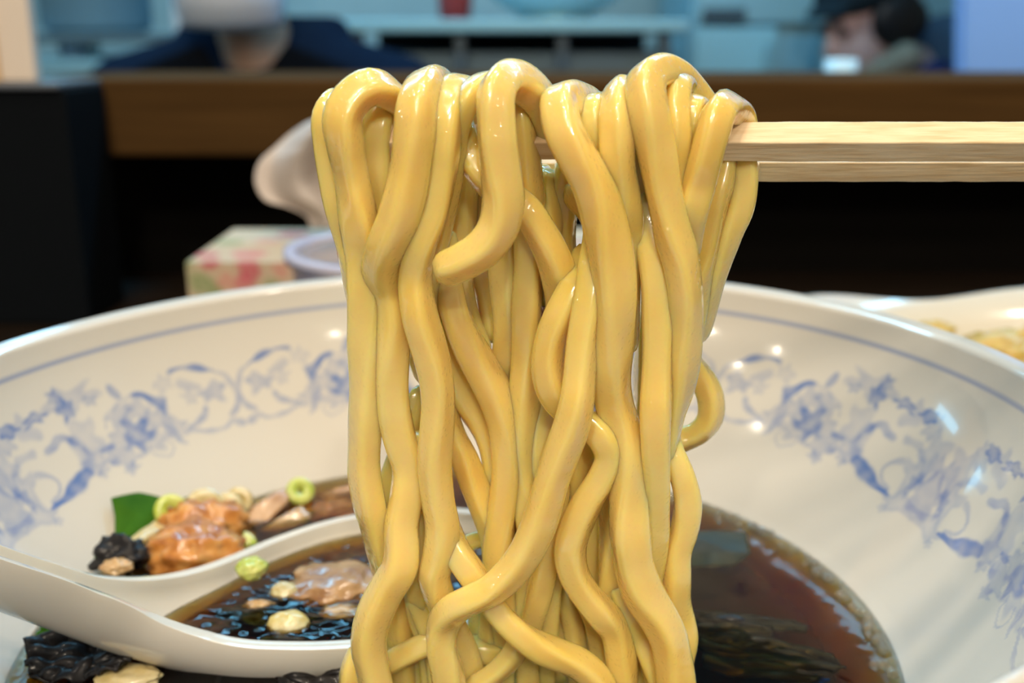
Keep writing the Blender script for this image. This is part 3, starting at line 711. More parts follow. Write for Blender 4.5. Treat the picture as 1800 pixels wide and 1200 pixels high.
def wall_r(z, ang):
    """inside radius of the tilted bowl at world height z in direction ang (from the bowl axis)"""
    dirv = Vector((math.cos(ang), math.sin(ang), 0)); lo_, hi_ = 0., .112
    Ri = bowl.rotation_euler.to_matrix().transposed()
    for _ in range(26):
        mid = (lo_ + hi_) / 2; p = Ri @ (Vector((RC.x + dirv.x * mid, RC.y + dirv.y * mid, z)) - RC)
        r = math.hypot(p.x, p.y); zi = -.0735
        for i in range(len(bowl_prof_in) - 1):
            r0, z0 = bowl_prof_in[i]; r1, z1 = bowl_prof_in[i + 1]
            if r1 <= r <= r0: zi = z1 + (z0 - z1) * (r - r1) / (r0 - r1); break
        if r > .1085: zi = 0
        if p.z > zi: lo_ = mid
        else: hi_ = mid
    return lo_
V = []; Fc = []; n = 128
levels = [(SOUP, 0.02), (SOUP, .3), (SOUP, .6), (SOUP, .8), (SOUP, .965), (SOUP + .00012, .985), (SOUP + .0005, 1.0), (SOUP - .006, 1), (SOUP - .012, 1), (SOUP - .018, 1), (SOUP - .0225, 1), (SOUP - .0225, .02)]
for (z, f) in levels:
    for j in range(n):
        a_ = 2 * math.pi * j / n; r = (wall_r(z, a_) + .0006) * f
        V.append((RC.x + math.cos(a_) * r, RC.y + math.sin(a_) * r, z))
for i in range(len(levels) - 1):
    for j in range(n):
        k = (j + 1) % n; Fc.append((i * n + j, i * n + k, (i + 1) * n + k, (i + 1) * n + j))
Fc.append(tuple(range(n))[::-1]); Fc.append(tuple(range((len(levels) - 1) * n, len(levels) * n)))
bm = bmesh.new(); tmp = bpy.data.meshes.new('t'); tmp.from_pydata(V, [], Fc); bm.from_mesh(tmp)
o = obj('broth', bm, M_soup); tag(o, 'dark brown soy broth filling the white noodle bowl', 'soup')
# bubbles at the broth's edge
M_bub = mat('bubble_film', (.95, .92, .84), .02, trans=.93, ior=1.1, coat=1, coat_rough=.02)
bm = bmesh.new()
for i in range(110):
    a_ = math.radians(R.uniform(-12, 62)); rr = wall_r(SOUP, a_) - abs(R.gauss(0, .0016)) - .0009; s = R.uniform(.0004, .0012)
    bmesh.ops.create_icosphere(bm, subdivisions=2, radius=s, matrix=Matrix.Translation((RC.x + math.cos(a_) * rr, RC.y + math.sin(a_) * rr, SOUP + .0003)))
o = obj('froth', bm, M_bub); tag(o, 'fringe of tiny bubbles along the broth edge', 'foam', kind='stuff')

# ================================================================== SPOON
M_spoon = mat('spoon_porcelain', (.68, .64, .565), .15, coat=.5, coat_rough=.05)
#      axis point (rim middle), half width, depth
SP = [((-.136, .104, -.028), 8.5, 5.5), ((-.108, .134, -.0505), 7.5, 6.5), ((-.0985, .1455, -.0630), 7.2, 6.8), ((-.0850, .1605, -.0803), 6.8, 7.2), ((-.0765, .1705, -.0910), 6.4, 8.0), ((-.0690, .1780, -.0990), 7.5, 9.0),
      ((-.0605, .1835, -.1035), 11.5, 10.5), ((-.0500, .1885, -.1052), 17.5, 12.0), ((-.0385, .1945, -.1056), 23.0, 12.5), ((-.0265, .2010, -.1056), 25.5, 12.0), ((-.0150, .2070, -.1054), 23.5, 10.5), ((-.0055, .2125, -.1050), 17.0, 8.0), ((.0012, .2165, -.1046), 7.0, 4.0), ((.0030, .2178, -.1045), 1.2, .6)]
axis = spline([p for p, _, _ in SP], .0012)
cum = [0]
for i in range(1, len(SP)): cum.append(cum[-1] + (Vector(SP[i][0]) - Vector(SP[i - 1][0])).length)
def interp(x, xs, ys):
    for i in range(len(xs) - 1):
        if x <= xs[i + 1]:
            f = (x - xs[i]) / (xs[i + 1] - xs[i]); f = f * f * (3 - 2 * f) * .5 + f * .5; return ys[i] + (ys[i + 1] - ys[i]) * f
    return ys[-1]
_wp = spline([Vector((c_, a[1] / 1000, a[2] / 1000)) for c_, a in zip(cum, SP)], .0005)
def wd(s):
    for i in range(len(_wp) - 1):
        if _wp[i + 1].x >= s:
            f = (s - _wp[i].x) / max(_wp[i + 1].x - _wp[i].x, 1e-9); q = _wp[i].lerp(_wp[i + 1], min(max(f, 0), 1)); return max(q.y, .0005), max(q.z, .0004)
    return max(_wp[-1].y, .0005), max(_wp[-1].z, .0004)
def spoon_frame(i):
    n = len(axis); T = (axis[min(i + 1, n - 1)] - axis[max(i - 1, 0)]); s = cum[-1] * i / (n - 1)
    T.z *= .3; T.normalize(); S = Vector((T.y, -T.x, 0)).normalized(); U = S.cross(T).normalized()
    if U.z < 0: U = -U
    return axis[i], S, U, *wd(s)
V = []; Fc = []; NU = 25
for i in range(len(axis)):
    c_, S, U, hw_, dp = spoon_frame(i)
    for j in range(NU):
        t_ = j / (NU - 1) * math.pi; x = -math.cos(t_); q = abs(math.sin(t_)) ** .85
        V.append(c_ + S * (hw_ * x) - U * (dp * q))
for i in range(len(axis) - 1):
    for j in range(NU - 1): Fc.append((i * NU + j, i * NU + j + 1, (i + 1) * NU + j + 1, (i + 1) * NU + j))
spoon = pyobj('soup_spoon', V, Fc, M_spoon); tag(spoon, 'white porcelain soup spoon resting in the bowl, filled with broth', 'spoon')
so = spoon.modifiers.new('thick', 'SOLIDIFY'); so.thickness = .0026; so.offset = -1
bv = spoon.modifiers.new('soft', 'BEVEL'); bv.width = .0009; bv.segments = 3; bv.limit_method = 'ANGLE'
# broth inside the spoon
M_sb = M_soup.copy(); M_sb.name = 'spoon_broth'
for q in M_sb.node_tree.nodes:
    if q.bl_idname == 'ShaderNodeBump': q.inputs['Strength'].default_value = .42; q.inputs['Distance'].default_value = .003
    if q.bl_idname == 'ShaderNodeTexNoise': q.inputs['Scale'].default_value = 120
    if q.bl_idname == 'ShaderNodeVolumeAbsorption': q.inputs[1].default_value = 900
zs = -.1092; rows = []
for i in range(len(axis)):
    c_, S, U, hw_, dp = spoon_frame(i); d = (c_.z - zs) / max(U.z, .5)
    if d <= 0 or d >= dp - .0004 or c_.x < -.070: continue
    q = min((d / dp) ** (1 / .85), 1); t0 = math.asin(q); ring_ = []
    x = math.cos(t0) * (hw_ + .0002)
    for k in range(-10, 11): ring_.append(c_ - U * d + S * (x * k / 10))
    for k in range(1, 20):
        t_ = math.pi - t0 - (math.pi - 2 * t0) * k / 20
        ring_.append(c_ - S * ((hw_ + .0002) * math.cos(t_)) - U * ((dp + .0002) * abs(math.sin(t_)) ** .85))
    rows.append(ring_)
V = []; Fc = []; m_ = len(rows[0])
for r_ in rows: V += r_
for i in range(len(rows) - 1):
    for j in range(m_): k = (j + 1) % m_; Fc.append((i * m_ + j, i * m_ + k, (i + 1) * m_ + k, (i + 1) * m_ + j))
Fc.append(tuple(range(m_))); Fc.append(tuple(range((len(rows) - 1) * m_, len(rows) * m_))[::-1])
bm = bmesh.new(); tmp = bpy.data.meshes.new('t'); tmp.from_pydata([tuple(v) for v in V], [], Fc); bm.from_mesh(tmp)
o = obj('spoonful_of_broth', bm, M_sb, smooth=False); tag(o, 'glossy dark broth lying in the white porcelain spoon', 'soup')

# ================================================================== TOPPINGS
def fmat(name, col, rough=.28, sss=.25, stops=None, scale=220, bs=350, bst=.35):
    m = mat(name, col, rough, sss=sss, sss_scale=.002, sss_rad=(1, .6, .35), coat=.5, coat_rough=.12)
    if stops: ramp_col(m, scale, stops, 4)
    bump(m, bs, bst, .0006, 4)
    return m
M_meat = fmat('simmered_meat', (.48, .19, .04), stops=[(.3, (.30, .09, .015)), (.5, (.52, .21, .045)), (.7, (.66, .36, .12))])
M_leafg = fmat('leaf_green', (.035, .12, .008), .75, .1, [(.35, (.018, .080, .003)), (.65, (.04, .13, .006))], 90); B(M_leafg).inputs['Coat Weight'].default_value = 0; B(M_leafg).inputs['Specular IOR Level'].default_value = .12
M_scal = fmat('scallion_green', (.46, .56, .05), .25, .3, [(.3, (.34, .46, .03)), (.7, (.66, .66, .22))])
M_onion = fmat('scallion_white', (.60, .50, .26), .25, .3, [(.3, (.48, .36, .13)), (.7, (.66, .58, .36))])
M_mush = fmat('mushroom_tan', (.55, .33, .17), .35, .2, [(.3, (.42, .22, .1)), (.7, (.64, .42, .25))])
M_bamb = fmat('bamboo_pale', (.56, .36, .17), .3, .3, [(.3, (.46, .26, .10)), (.7, (.62, .44, .24))])
M_nori = fmat('seaweed_black', (.010, .009, .010), .5, 0, [(.35, (.005, .005, .006)), (.7, (.016, .013, .013))], 120, 160, .2); B(M_nori).inputs['Coat Weight'].default_value = .2; B(M_nori).inputs['Specular IOR Level'].default_value = .2
M_norig = fmat('seaweed_green', (.030, .036, .014), .5, 0, [(.35, (.012, .017, .006)), (.7, (.028, .03, .012))], 160); B(M_norig).inputs['Coat Weight'].default_value = 0
S1 = SOUP
_Ri = bowl.rotation_euler.to_matrix().transposed()
def on_wall(px, py, off=0):
    d = ray(px, py); d.normalize(); t = .5
    while t > .1:
        p = _Ri @ (d * t - RC); r = math.hypot(p.x, p.y); zi = .01
        if r < .1085:
            for i in range(len(bowl_prof_in) - 1):
                r0, z0 = bowl_prof_in[i]; r1, z1 = bowl_prof_in[i + 1]
                if r1 <= r <= r0: zi = z1 + (z0 - z1) * (r - r1) / (r0 - r1); break
            if p.z > zi: break
        t -= .0003
    return d * (t - off)
def pz(px, py, h): return PZ(px, py, S1 + h)
# leaf
def lf(pts): return [on_wall(a, b, o_ / 1000) for a, b, o_ in pts]
slab('green_leaf', lf([(197, 872, 3), (245, 862, 3), (288, 868, 4), (294, 905, 6), (270, 926, 7), (222, 946, 5), (204, 952, 3), (203, 905, 3)]), .0009, M_leafg, 'dark green leaf piece leaning on the bowl wall beside the meat', 'leaf', curve=.0015)
slab('green_leaf', lf([(325, 872, 2), (352, 868, 2), (398, 876, 2), (402, 890, 3), (330, 888, 3)]), .0009, M_leafg, 'thin green leaf sliver along the bowl wall behind the meat', 'leaf', curve=.001)
slab('green_leaf', lf([(165, 976, 4), (178, 970, 4), (200, 978, 4), (195, 992, 5), (172, 990, 5)]), .0009, M_leafg, 'tiny bright green leaf tip above the spoon handle', 'leaf')
slab('scallion_strip', lf([(282, 908, 5), (310, 896, 6), (300, 926, 8), (228, 966, 8), (226, 950, 5)]), .0016, M_onion, 'pale scallion strip between the dark leaf and the meat', 'scallion', curve=.0006)
# meat chunks
lump('meat_chunk', on_wall(357, 924, .012), (.0096, .007, .0056), M_meat, 'orange-brown meat chunk farther back, touching the pale scallion', 'meat', 1, .30, rot=(.2, .1, .2), group='simmered meat in the bowl', fr=2.6)
lump('meat_chunk', on_wall(343, 972, .018), (.0105, .008, .0066), M_meat, 'largest orange-brown meat chunk just above the spoon edge', 'meat', 2, .28, rot=(.1, -.1, -.15), group='simmered meat in the bowl', fr=2.8)
lump('meat_chunk', on_wall(588, 908, .008), (.0105, .005, .0036), M_meat, 'orange meat strip beside the noodles behind the spoon', 'meat', 3, .3, rot=(0, .1, .25), group='simmered meat in the bowl')
# mushroom, bamboo
slab('mushroom_slice', lf([(420, 928, 7), (438, 896, 8), (490, 862, 9), (516, 858, 9), (505, 884, 10), (470, 920, 10), (440, 938, 8)]), .0022, M_mush, 'tan mushroom slice standing steeply beside the meat', 'mushroom', curve=.0008)
slab('mushroom_slice', lf([(560, 872, 4), (630, 850, 4), (640, 866, 6), (575, 884, 6)]), .002, M_mush, 'long tan mushroom slice flat against the wall near the noodles', 'mushroom', curve=.0008)
slab('bamboo_slice', lf([(455, 944, 10), (482, 916, 11), (530, 889, 12), (548, 908, 13), (540, 926, 13), (490, 950, 11)]), .0026, M_bamb, 'pale wedge of bamboo shoot in front of the mushroom slice', 'bamboo', curve=.0006)
slab('bamboo_slice', lf([(405, 940, 11), (440, 934, 12), (452, 948, 12), (425, 956, 11)]), .002, M_bamb, 'small pale bamboo chip between meat and the yellow-green scallion', 'bamboo')
# scallion pieces
def ring(px, py, h, r, hgt, m, label, rot, k=.55):
    c_ = on_wall(px, py, .009 if py < 900 else .014); V, Fc = lathe([(r * k, -hgt / 2), (r * .9, -hgt / 2), (r, -hgt * .3), (r, hgt * .3), (r * .9, hgt / 2), (r * k, hgt / 2), (r * k, -hgt / 2)], 28)
    o = pyobj('scallion_ring', V, Fc, m); o.location = c_; o.rotation_euler = rot
    return tag(o, label, 'scallion', 'cut scallion')
ring(421, 965, .004, .0041, .004, M_scal, 'bright yellow-green scallion ring against the spoon edge', (.7, .3, 0), .22)
ring(527, 864, .0075, .0035, .003, M_scal, 'yellow-green scallion ring behind the mushroom slices', (.9, .2, .3), .22)
ring(300, 897, .0078, .0038, .003, M_scal, 'yellow scallion ring between green leaf and rear meat chunk', (1.1, .4, .2), .22)
ring(360, 890, .0086, .0044, .003, M_onion, 'pale scallion ring on top of the rear meat chunk', (.8, 0, .5), .22)
ring(398, 895, .0078, .004, .003, M_onion, 'cream scallion ring just beside the mushroom slice', (.9, .3, 0), .22)
ring(420, 880, .008, .0034, .002, M_onion, 'small cream scallion ring against the bowl wall', (1.1, .1, 0), .22)
slab('scallion_strip', lf([(230, 972, 7), (262, 958, 8), (276, 975, 9), (268, 1000, 9), (235, 995, 7)]), .0022, M_scal, 'yellow-green scallion strip beside the largest meat chunk', 'scallion', curve=.0006)
lump('scallion_bit', PZ(442, 998, -.1035), (.0030, .0030, .0022), M_scal, 'yellow-green scallion bit stuck on the spoon rim', 'scallion', 9, .2)
lump('wood_ear', on_wall(215, 976, .012), (.0052, .004, .0040), M_nori, 'black crumpled wood ear beside the tiny leaf tip', 'mushroom', 12, .45, fr=2.0)
lump('meat_chunk', on_wall(206, 996, .014), (.0032, .0022, .0018), M_bamb, 'small pale meat crumb below the black wood ear', 'meat', 13, .3, group='simmered meat in the bowl')
# in the spoon
def pzs(px, py, h): return PZ(px, py, zs + h - .0013)
lump('meat_chunk', pzs(590, 1030, .0005), (.0105, .0085, .0030), fmat('wet_meat', (.36, .18, .07), stops=[(.3, (.22, .09, .03)), (.7, (.5, .3, .14))]), 'brown wet meat piece floating in the spoon', 'meat', 14, .3, group='simmered meat in the bowl')
lump('corn_kernel', pzs(507, 1100, .0004), (.0042, .0032, .0030), fmat('kernel_yellow', (.66, .48, .1), stops=[(.35, (.6, .42, .06)), (.65, (.82, .76, .5))], scale=110), 'yellow corn kernel in the broth near the spoon front', 'vegetable', 15, .1)
lump('onion_bit', pzs(500, 1043, .0006), (.0030, .0026, .0022), M_onion, 'cream onion bit in the spoon beside the meat', 'vegetable', 16, .2)
lump('onion_bit', pzs(455, 1068, .0002), (.0030, .0022, .0016), M_bamb, 'tan onion bit nearest the spoon handle', 'vegetable', 17, .2)
lump('onion_bit', pzs(600, 1078, .0002), (.0044, .0030, .0013), M_bamb, 'flat tan bit in the spoon beside the corn kernel', 'vegetable', 18, .25)
lump('wood_ear', pzs(450, 1086, -.0006), (.0065, .003, .0016), M_nori, 'black wood ear strip in the spoon broth', 'mushroom', 19, .5)
# seaweed: crumpled sheets
def crumple(name, c, sx, sy, amp, m, label, cat, seed, rot=(0, 0, 0), n=36, fr=3):
    V = []; Fc = []
    for i in range(n):
        for j in range(n):
            u, v = i / (n - 1) * 2 - 1, j / (n - 1) * 2 - 1
            k = 1 + .25 * noise.noise(Vector((u * 1.5, v * 1.5, seed)))
            x, y = u * math.sqrt(1 - v * v / 2) * sx * k, v * math.sqrt(1 - u * u / 2) * sy * k
            z = amp * (noise.noise(Vector((u * fr * .6, v * fr, seed * 2.3))) + .35 * noise.noise(Vector((u * fr * .9, v * fr * 2.2, seed))))
            V.append((x, y, z))
    for i in range(n - 1):
        for j in range(n - 1): Fc.append((i * n + j, i * n + j + 1, (i + 1) * n + j + 1, (i + 1) * n + j))
    o = pyobj(name, V, Fc, m); o.location = c; o.rotation_euler = rot
    s_ = o.modifiers.new('thick', 'SOLIDIFY'); s_.thickness = .0006
    return tag(o, label, cat)
crumple('seaweed_clump', pz(130, 1150, .002), .0085, .0060, .0034, M_nori, 'black glossy seaweed clump under the spoon handle', 'seaweed', 3, (.25, .05, .3))
crumple('seaweed_strip', pz(190, 1168, .0025), .0045, .0022, .0012, M_nori, 'black seaweed strip pointing out from the clump', 'seaweed', 5, (.1, -.25, .1))
crumple('green_leaf', pz(100, 1112, .0015), .0034, .0024, .001, M_leafg, 'green leaf scrap tucked under the spoon handle', 'leaf', 6, (.5, 0, .3))
lump('carrot_bit', pz(192, 1136, .001), (.0032, .002, .0016), fmat('carrot_orange', (.45, .12, .03)), 'orange bit beside the black seaweed clump', 'vegetable', 21, .2)
lump('onion_bit', pz(180, 1124, .001), (.0034, .0024, .0016), M_onion, 'pale onion bit above the seaweed clump beside the handle', 'vegetable', 22, .2)
lump('onion_bit', pz(225, 1190, .0005), (.006, .004, .0014), M_onion, 'pale onion slice in the broth at the near side of the clump', 'vegetable', 23, .2)
crumple('seaweed_clump', pz(560, 1180, .0005), .0085, .0045, .0028, M_nori, 'black seaweed clump in front of the spoon by the noodles', 'seaweed', 8, (.15, .0, .1))
crumple('seaweed_clump', pz(860, 850, .002), .0065, .0050, .003, M_nori, 'dark seaweed clump glimpsed behind the lifted noodles', 'seaweed', 9, (.5, 0, 0))
slab('seaweed_sheet', [PZ(1180, 930, S1 - .0002), PZ(1312, 936, S1 + .0007), PZ(1320, 975, S1 - .0004), PZ(1290, 1000, S1 - .0012), PZ(1180, 1004, S1 - .0012)], .0008, M_norig, 'flat dark green seaweed sheet floating by the lifted noodles', 'seaweed', wig=.0004)
crumple('seaweed_clump', pz(1265, 1115, -.0022), .0115, .0065, .0024, M_nori, 'black seaweed clump in the open broth near the noodles', 'seaweed', 10, (.1, 0, -.2))
crumple('seaweed_clump', pz(1345, 1165, -.0026), .0130, .0075, .0022, M_nori, 'black seaweed clump lying lowest in the open broth', 'seaweed', 11, (.05, 0, -.35))
crumple('seaweed_strip', pz(1330, 1098, -.0012), .0095, .0022, .0010, M_nori, 'narrow black seaweed strip across the open broth', 'seaweed', 12, (.05, 0, -.25))

# ================================================================== CHOPSTICKS
M_cs = mat('chopstick_wood', (.83, .61, .36), .5)
ramp_col(M_cs, 30, [(.3, (.74, .52, .28)), (.5, (.84, .64, .39)), (.72, (.90, .72, .48))], 6, (4, 40, 40)); bump(M_cs, 30, .35, .0004, 6, (4, 40, 60))
def stick(x0, x1, prof, c, name, label, slope=0):
    """faceted stick along x with profile [(y, z) mm]"""
    V = []; Fc = []; n = 70; k = len(prof)
    for i in range(n):
        f = i / (n - 1); x = x0 + (x1 - x0) * f; tp = .80 + .20 * min(1, f * 2.2)
        for q, (y, z) in enumerate(prof):
            jit = .00006 * noise.noise(Vector((x * 900, q * 3.1, 0)))
            V.append((x, c.y + y / 1000 * tp + jit, c.z + slope * (x - c.x) + z / 1000 * tp + jit))
    for i in range(n - 1):
        for j in range(k): Fc.append((i * k + j, i * k + (j + 1) % k, (i + 1) * k + (j + 1) % k, (i + 1) * k + j))
    Fc.append(tuple(range(k))); Fc.append(tuple(range((n - 1) * k, n * k))[::-1])
    bm = bmesh.new(); tmp = bpy.data.meshes.new('t'); tmp.from_pydata(V, [], Fc); bm.from_mesh(tmp)
    bmesh.ops.bevel(bm, geom=[e for e in bm.edges if abs(e.verts[0].co.x - e.verts[1].co.x) > 1e-4], offset=.00012, segments=1, affect='EDGES')
    o = obj(name, bm, M_cs, smooth=False); return tag(o, label, 'chopsticks')
Y0 = .163
def mm(py, Y): return PY(1600, py, Y).z
CY = .1655
zA, zBd, zC = mm(213, CY + .0015), mm(251, CY - .0022), mm(284, CY + .0002)
cc = Vector((.06, CY, zBd))
pr1 = [(-2.2, 0), (.6, (zA - zBd) * 1000), (3.6, (zA - zBd) * 1000 - .4), (5.2, 0), (3.4, (zC - zBd) * 1000), (.1, (zC - zBd) * 1000)]
stick(PY(600, 250, CY).x, .125, pr1, cc, 'chopstick', 'front wooden chopstick with the noodles draped over it')
C2 = CY + .0115
zA, zBd, zC = mm(276, C2 + .001), mm(300, C2 - .0022), mm(319, C2 - .0012)
pr2 = [(-2.2, (mm(286, C2 - .0022) - zBd) * 1000), (.6, (zA - zBd) * 1000 + .6), (3.6, (zA - zBd) * 1000), (4.6, 0), (3.0, (zC - zBd) * 1000), (-1.6, (zC - zBd) * 1000)]
stick(PY(600, 300, C2).x, .132, pr2, Vector((.06, C2, zBd)), 'chopstick', 'rear wooden chopstick half hidden below the front one', 0)

# ================================================================== NOODLES
M_noo = mat('noodle', (.80, .54, .19), .26, sss=1.0, sss_scale=.0042, sss_rad=(1, .62, .2), coat=1, coat_rough=.05)
n2 = noise_node(M_noo, 200, 2); msk = noise_node(M_noo, 260, 2)
tcv = nd(M_noo, 'ShaderNodeTexCoord'); vor = nd(M_noo, 'ShaderNodeTexVoronoi'); vor.inputs['Scale'].default_value = 1150
ln(M_noo, tcv.outputs['Object'], vor.inputs['Vector'])
mr = nd(M_noo, 'ShaderNodeMapRange'); mr.interpolation_type = 'SMOOTHSTEP'; mr.inputs[1].default_value = .46; mr.inputs[2].default_value = .05; mr.inputs[3].default_value = 0; mr.inputs[4].default_value = 1
ln(M_noo, vor.outputs['Distance'], mr.inputs[0])
mk = nd(M_noo, 'ShaderNodeMapRange'); mk.inputs[1].default_value = .40; mk.inputs[2].default_value = .56; ln(M_noo, msk.outputs['Fac'], mk.inputs[0])
mu = nd(M_noo, 'ShaderNodeMath'); mu.operation = 'MULTIPLY'; ln(M_noo, mr.outputs[0], mu.inputs[0]); ln(M_noo, mk.outputs[0], mu.inputs[1])
bn2 = nd(M_noo, 'ShaderNodeBump'); bn2.inputs['Strength'].default_value = .22; bn2.inputs['Distance'].default_value = .0006
ln(M_noo, n2.outputs['Fac'], bn2.inputs['Height']); ln(M_noo, bn2.outputs[0], B(M_noo).inputs['Normal'])
bn = nd(M_noo, 'ShaderNodeBump'); bn.inputs['Strength'].default_value = .9; bn.inputs['Distance'].default_value = .00016
n3 = noise_node(M_noo, 480, 1); bn3 = nd(M_noo, 'ShaderNodeBump'); bn3.inputs['Strength'].default_value = 1; bn3.inputs['Distance'].default_value = .00022
ln(M_noo, n3.outputs['Fac'], bn3.inputs['Height']); ln(M_noo, bn2.outputs[0], bn3.inputs['Normal'])
ln(M_noo, mu.outputs[0], bn.inputs['Height']); ln(M_noo, bn3.outputs[0], bn.inputs['Normal']); ln(M_noo, bn.outputs[0], B(M_noo).inputs['Coat Normal'])
ramp_col(M_noo, 60, [(.3, (.82, .58, .15)), (.7, (.88, .67, .24))], 3)
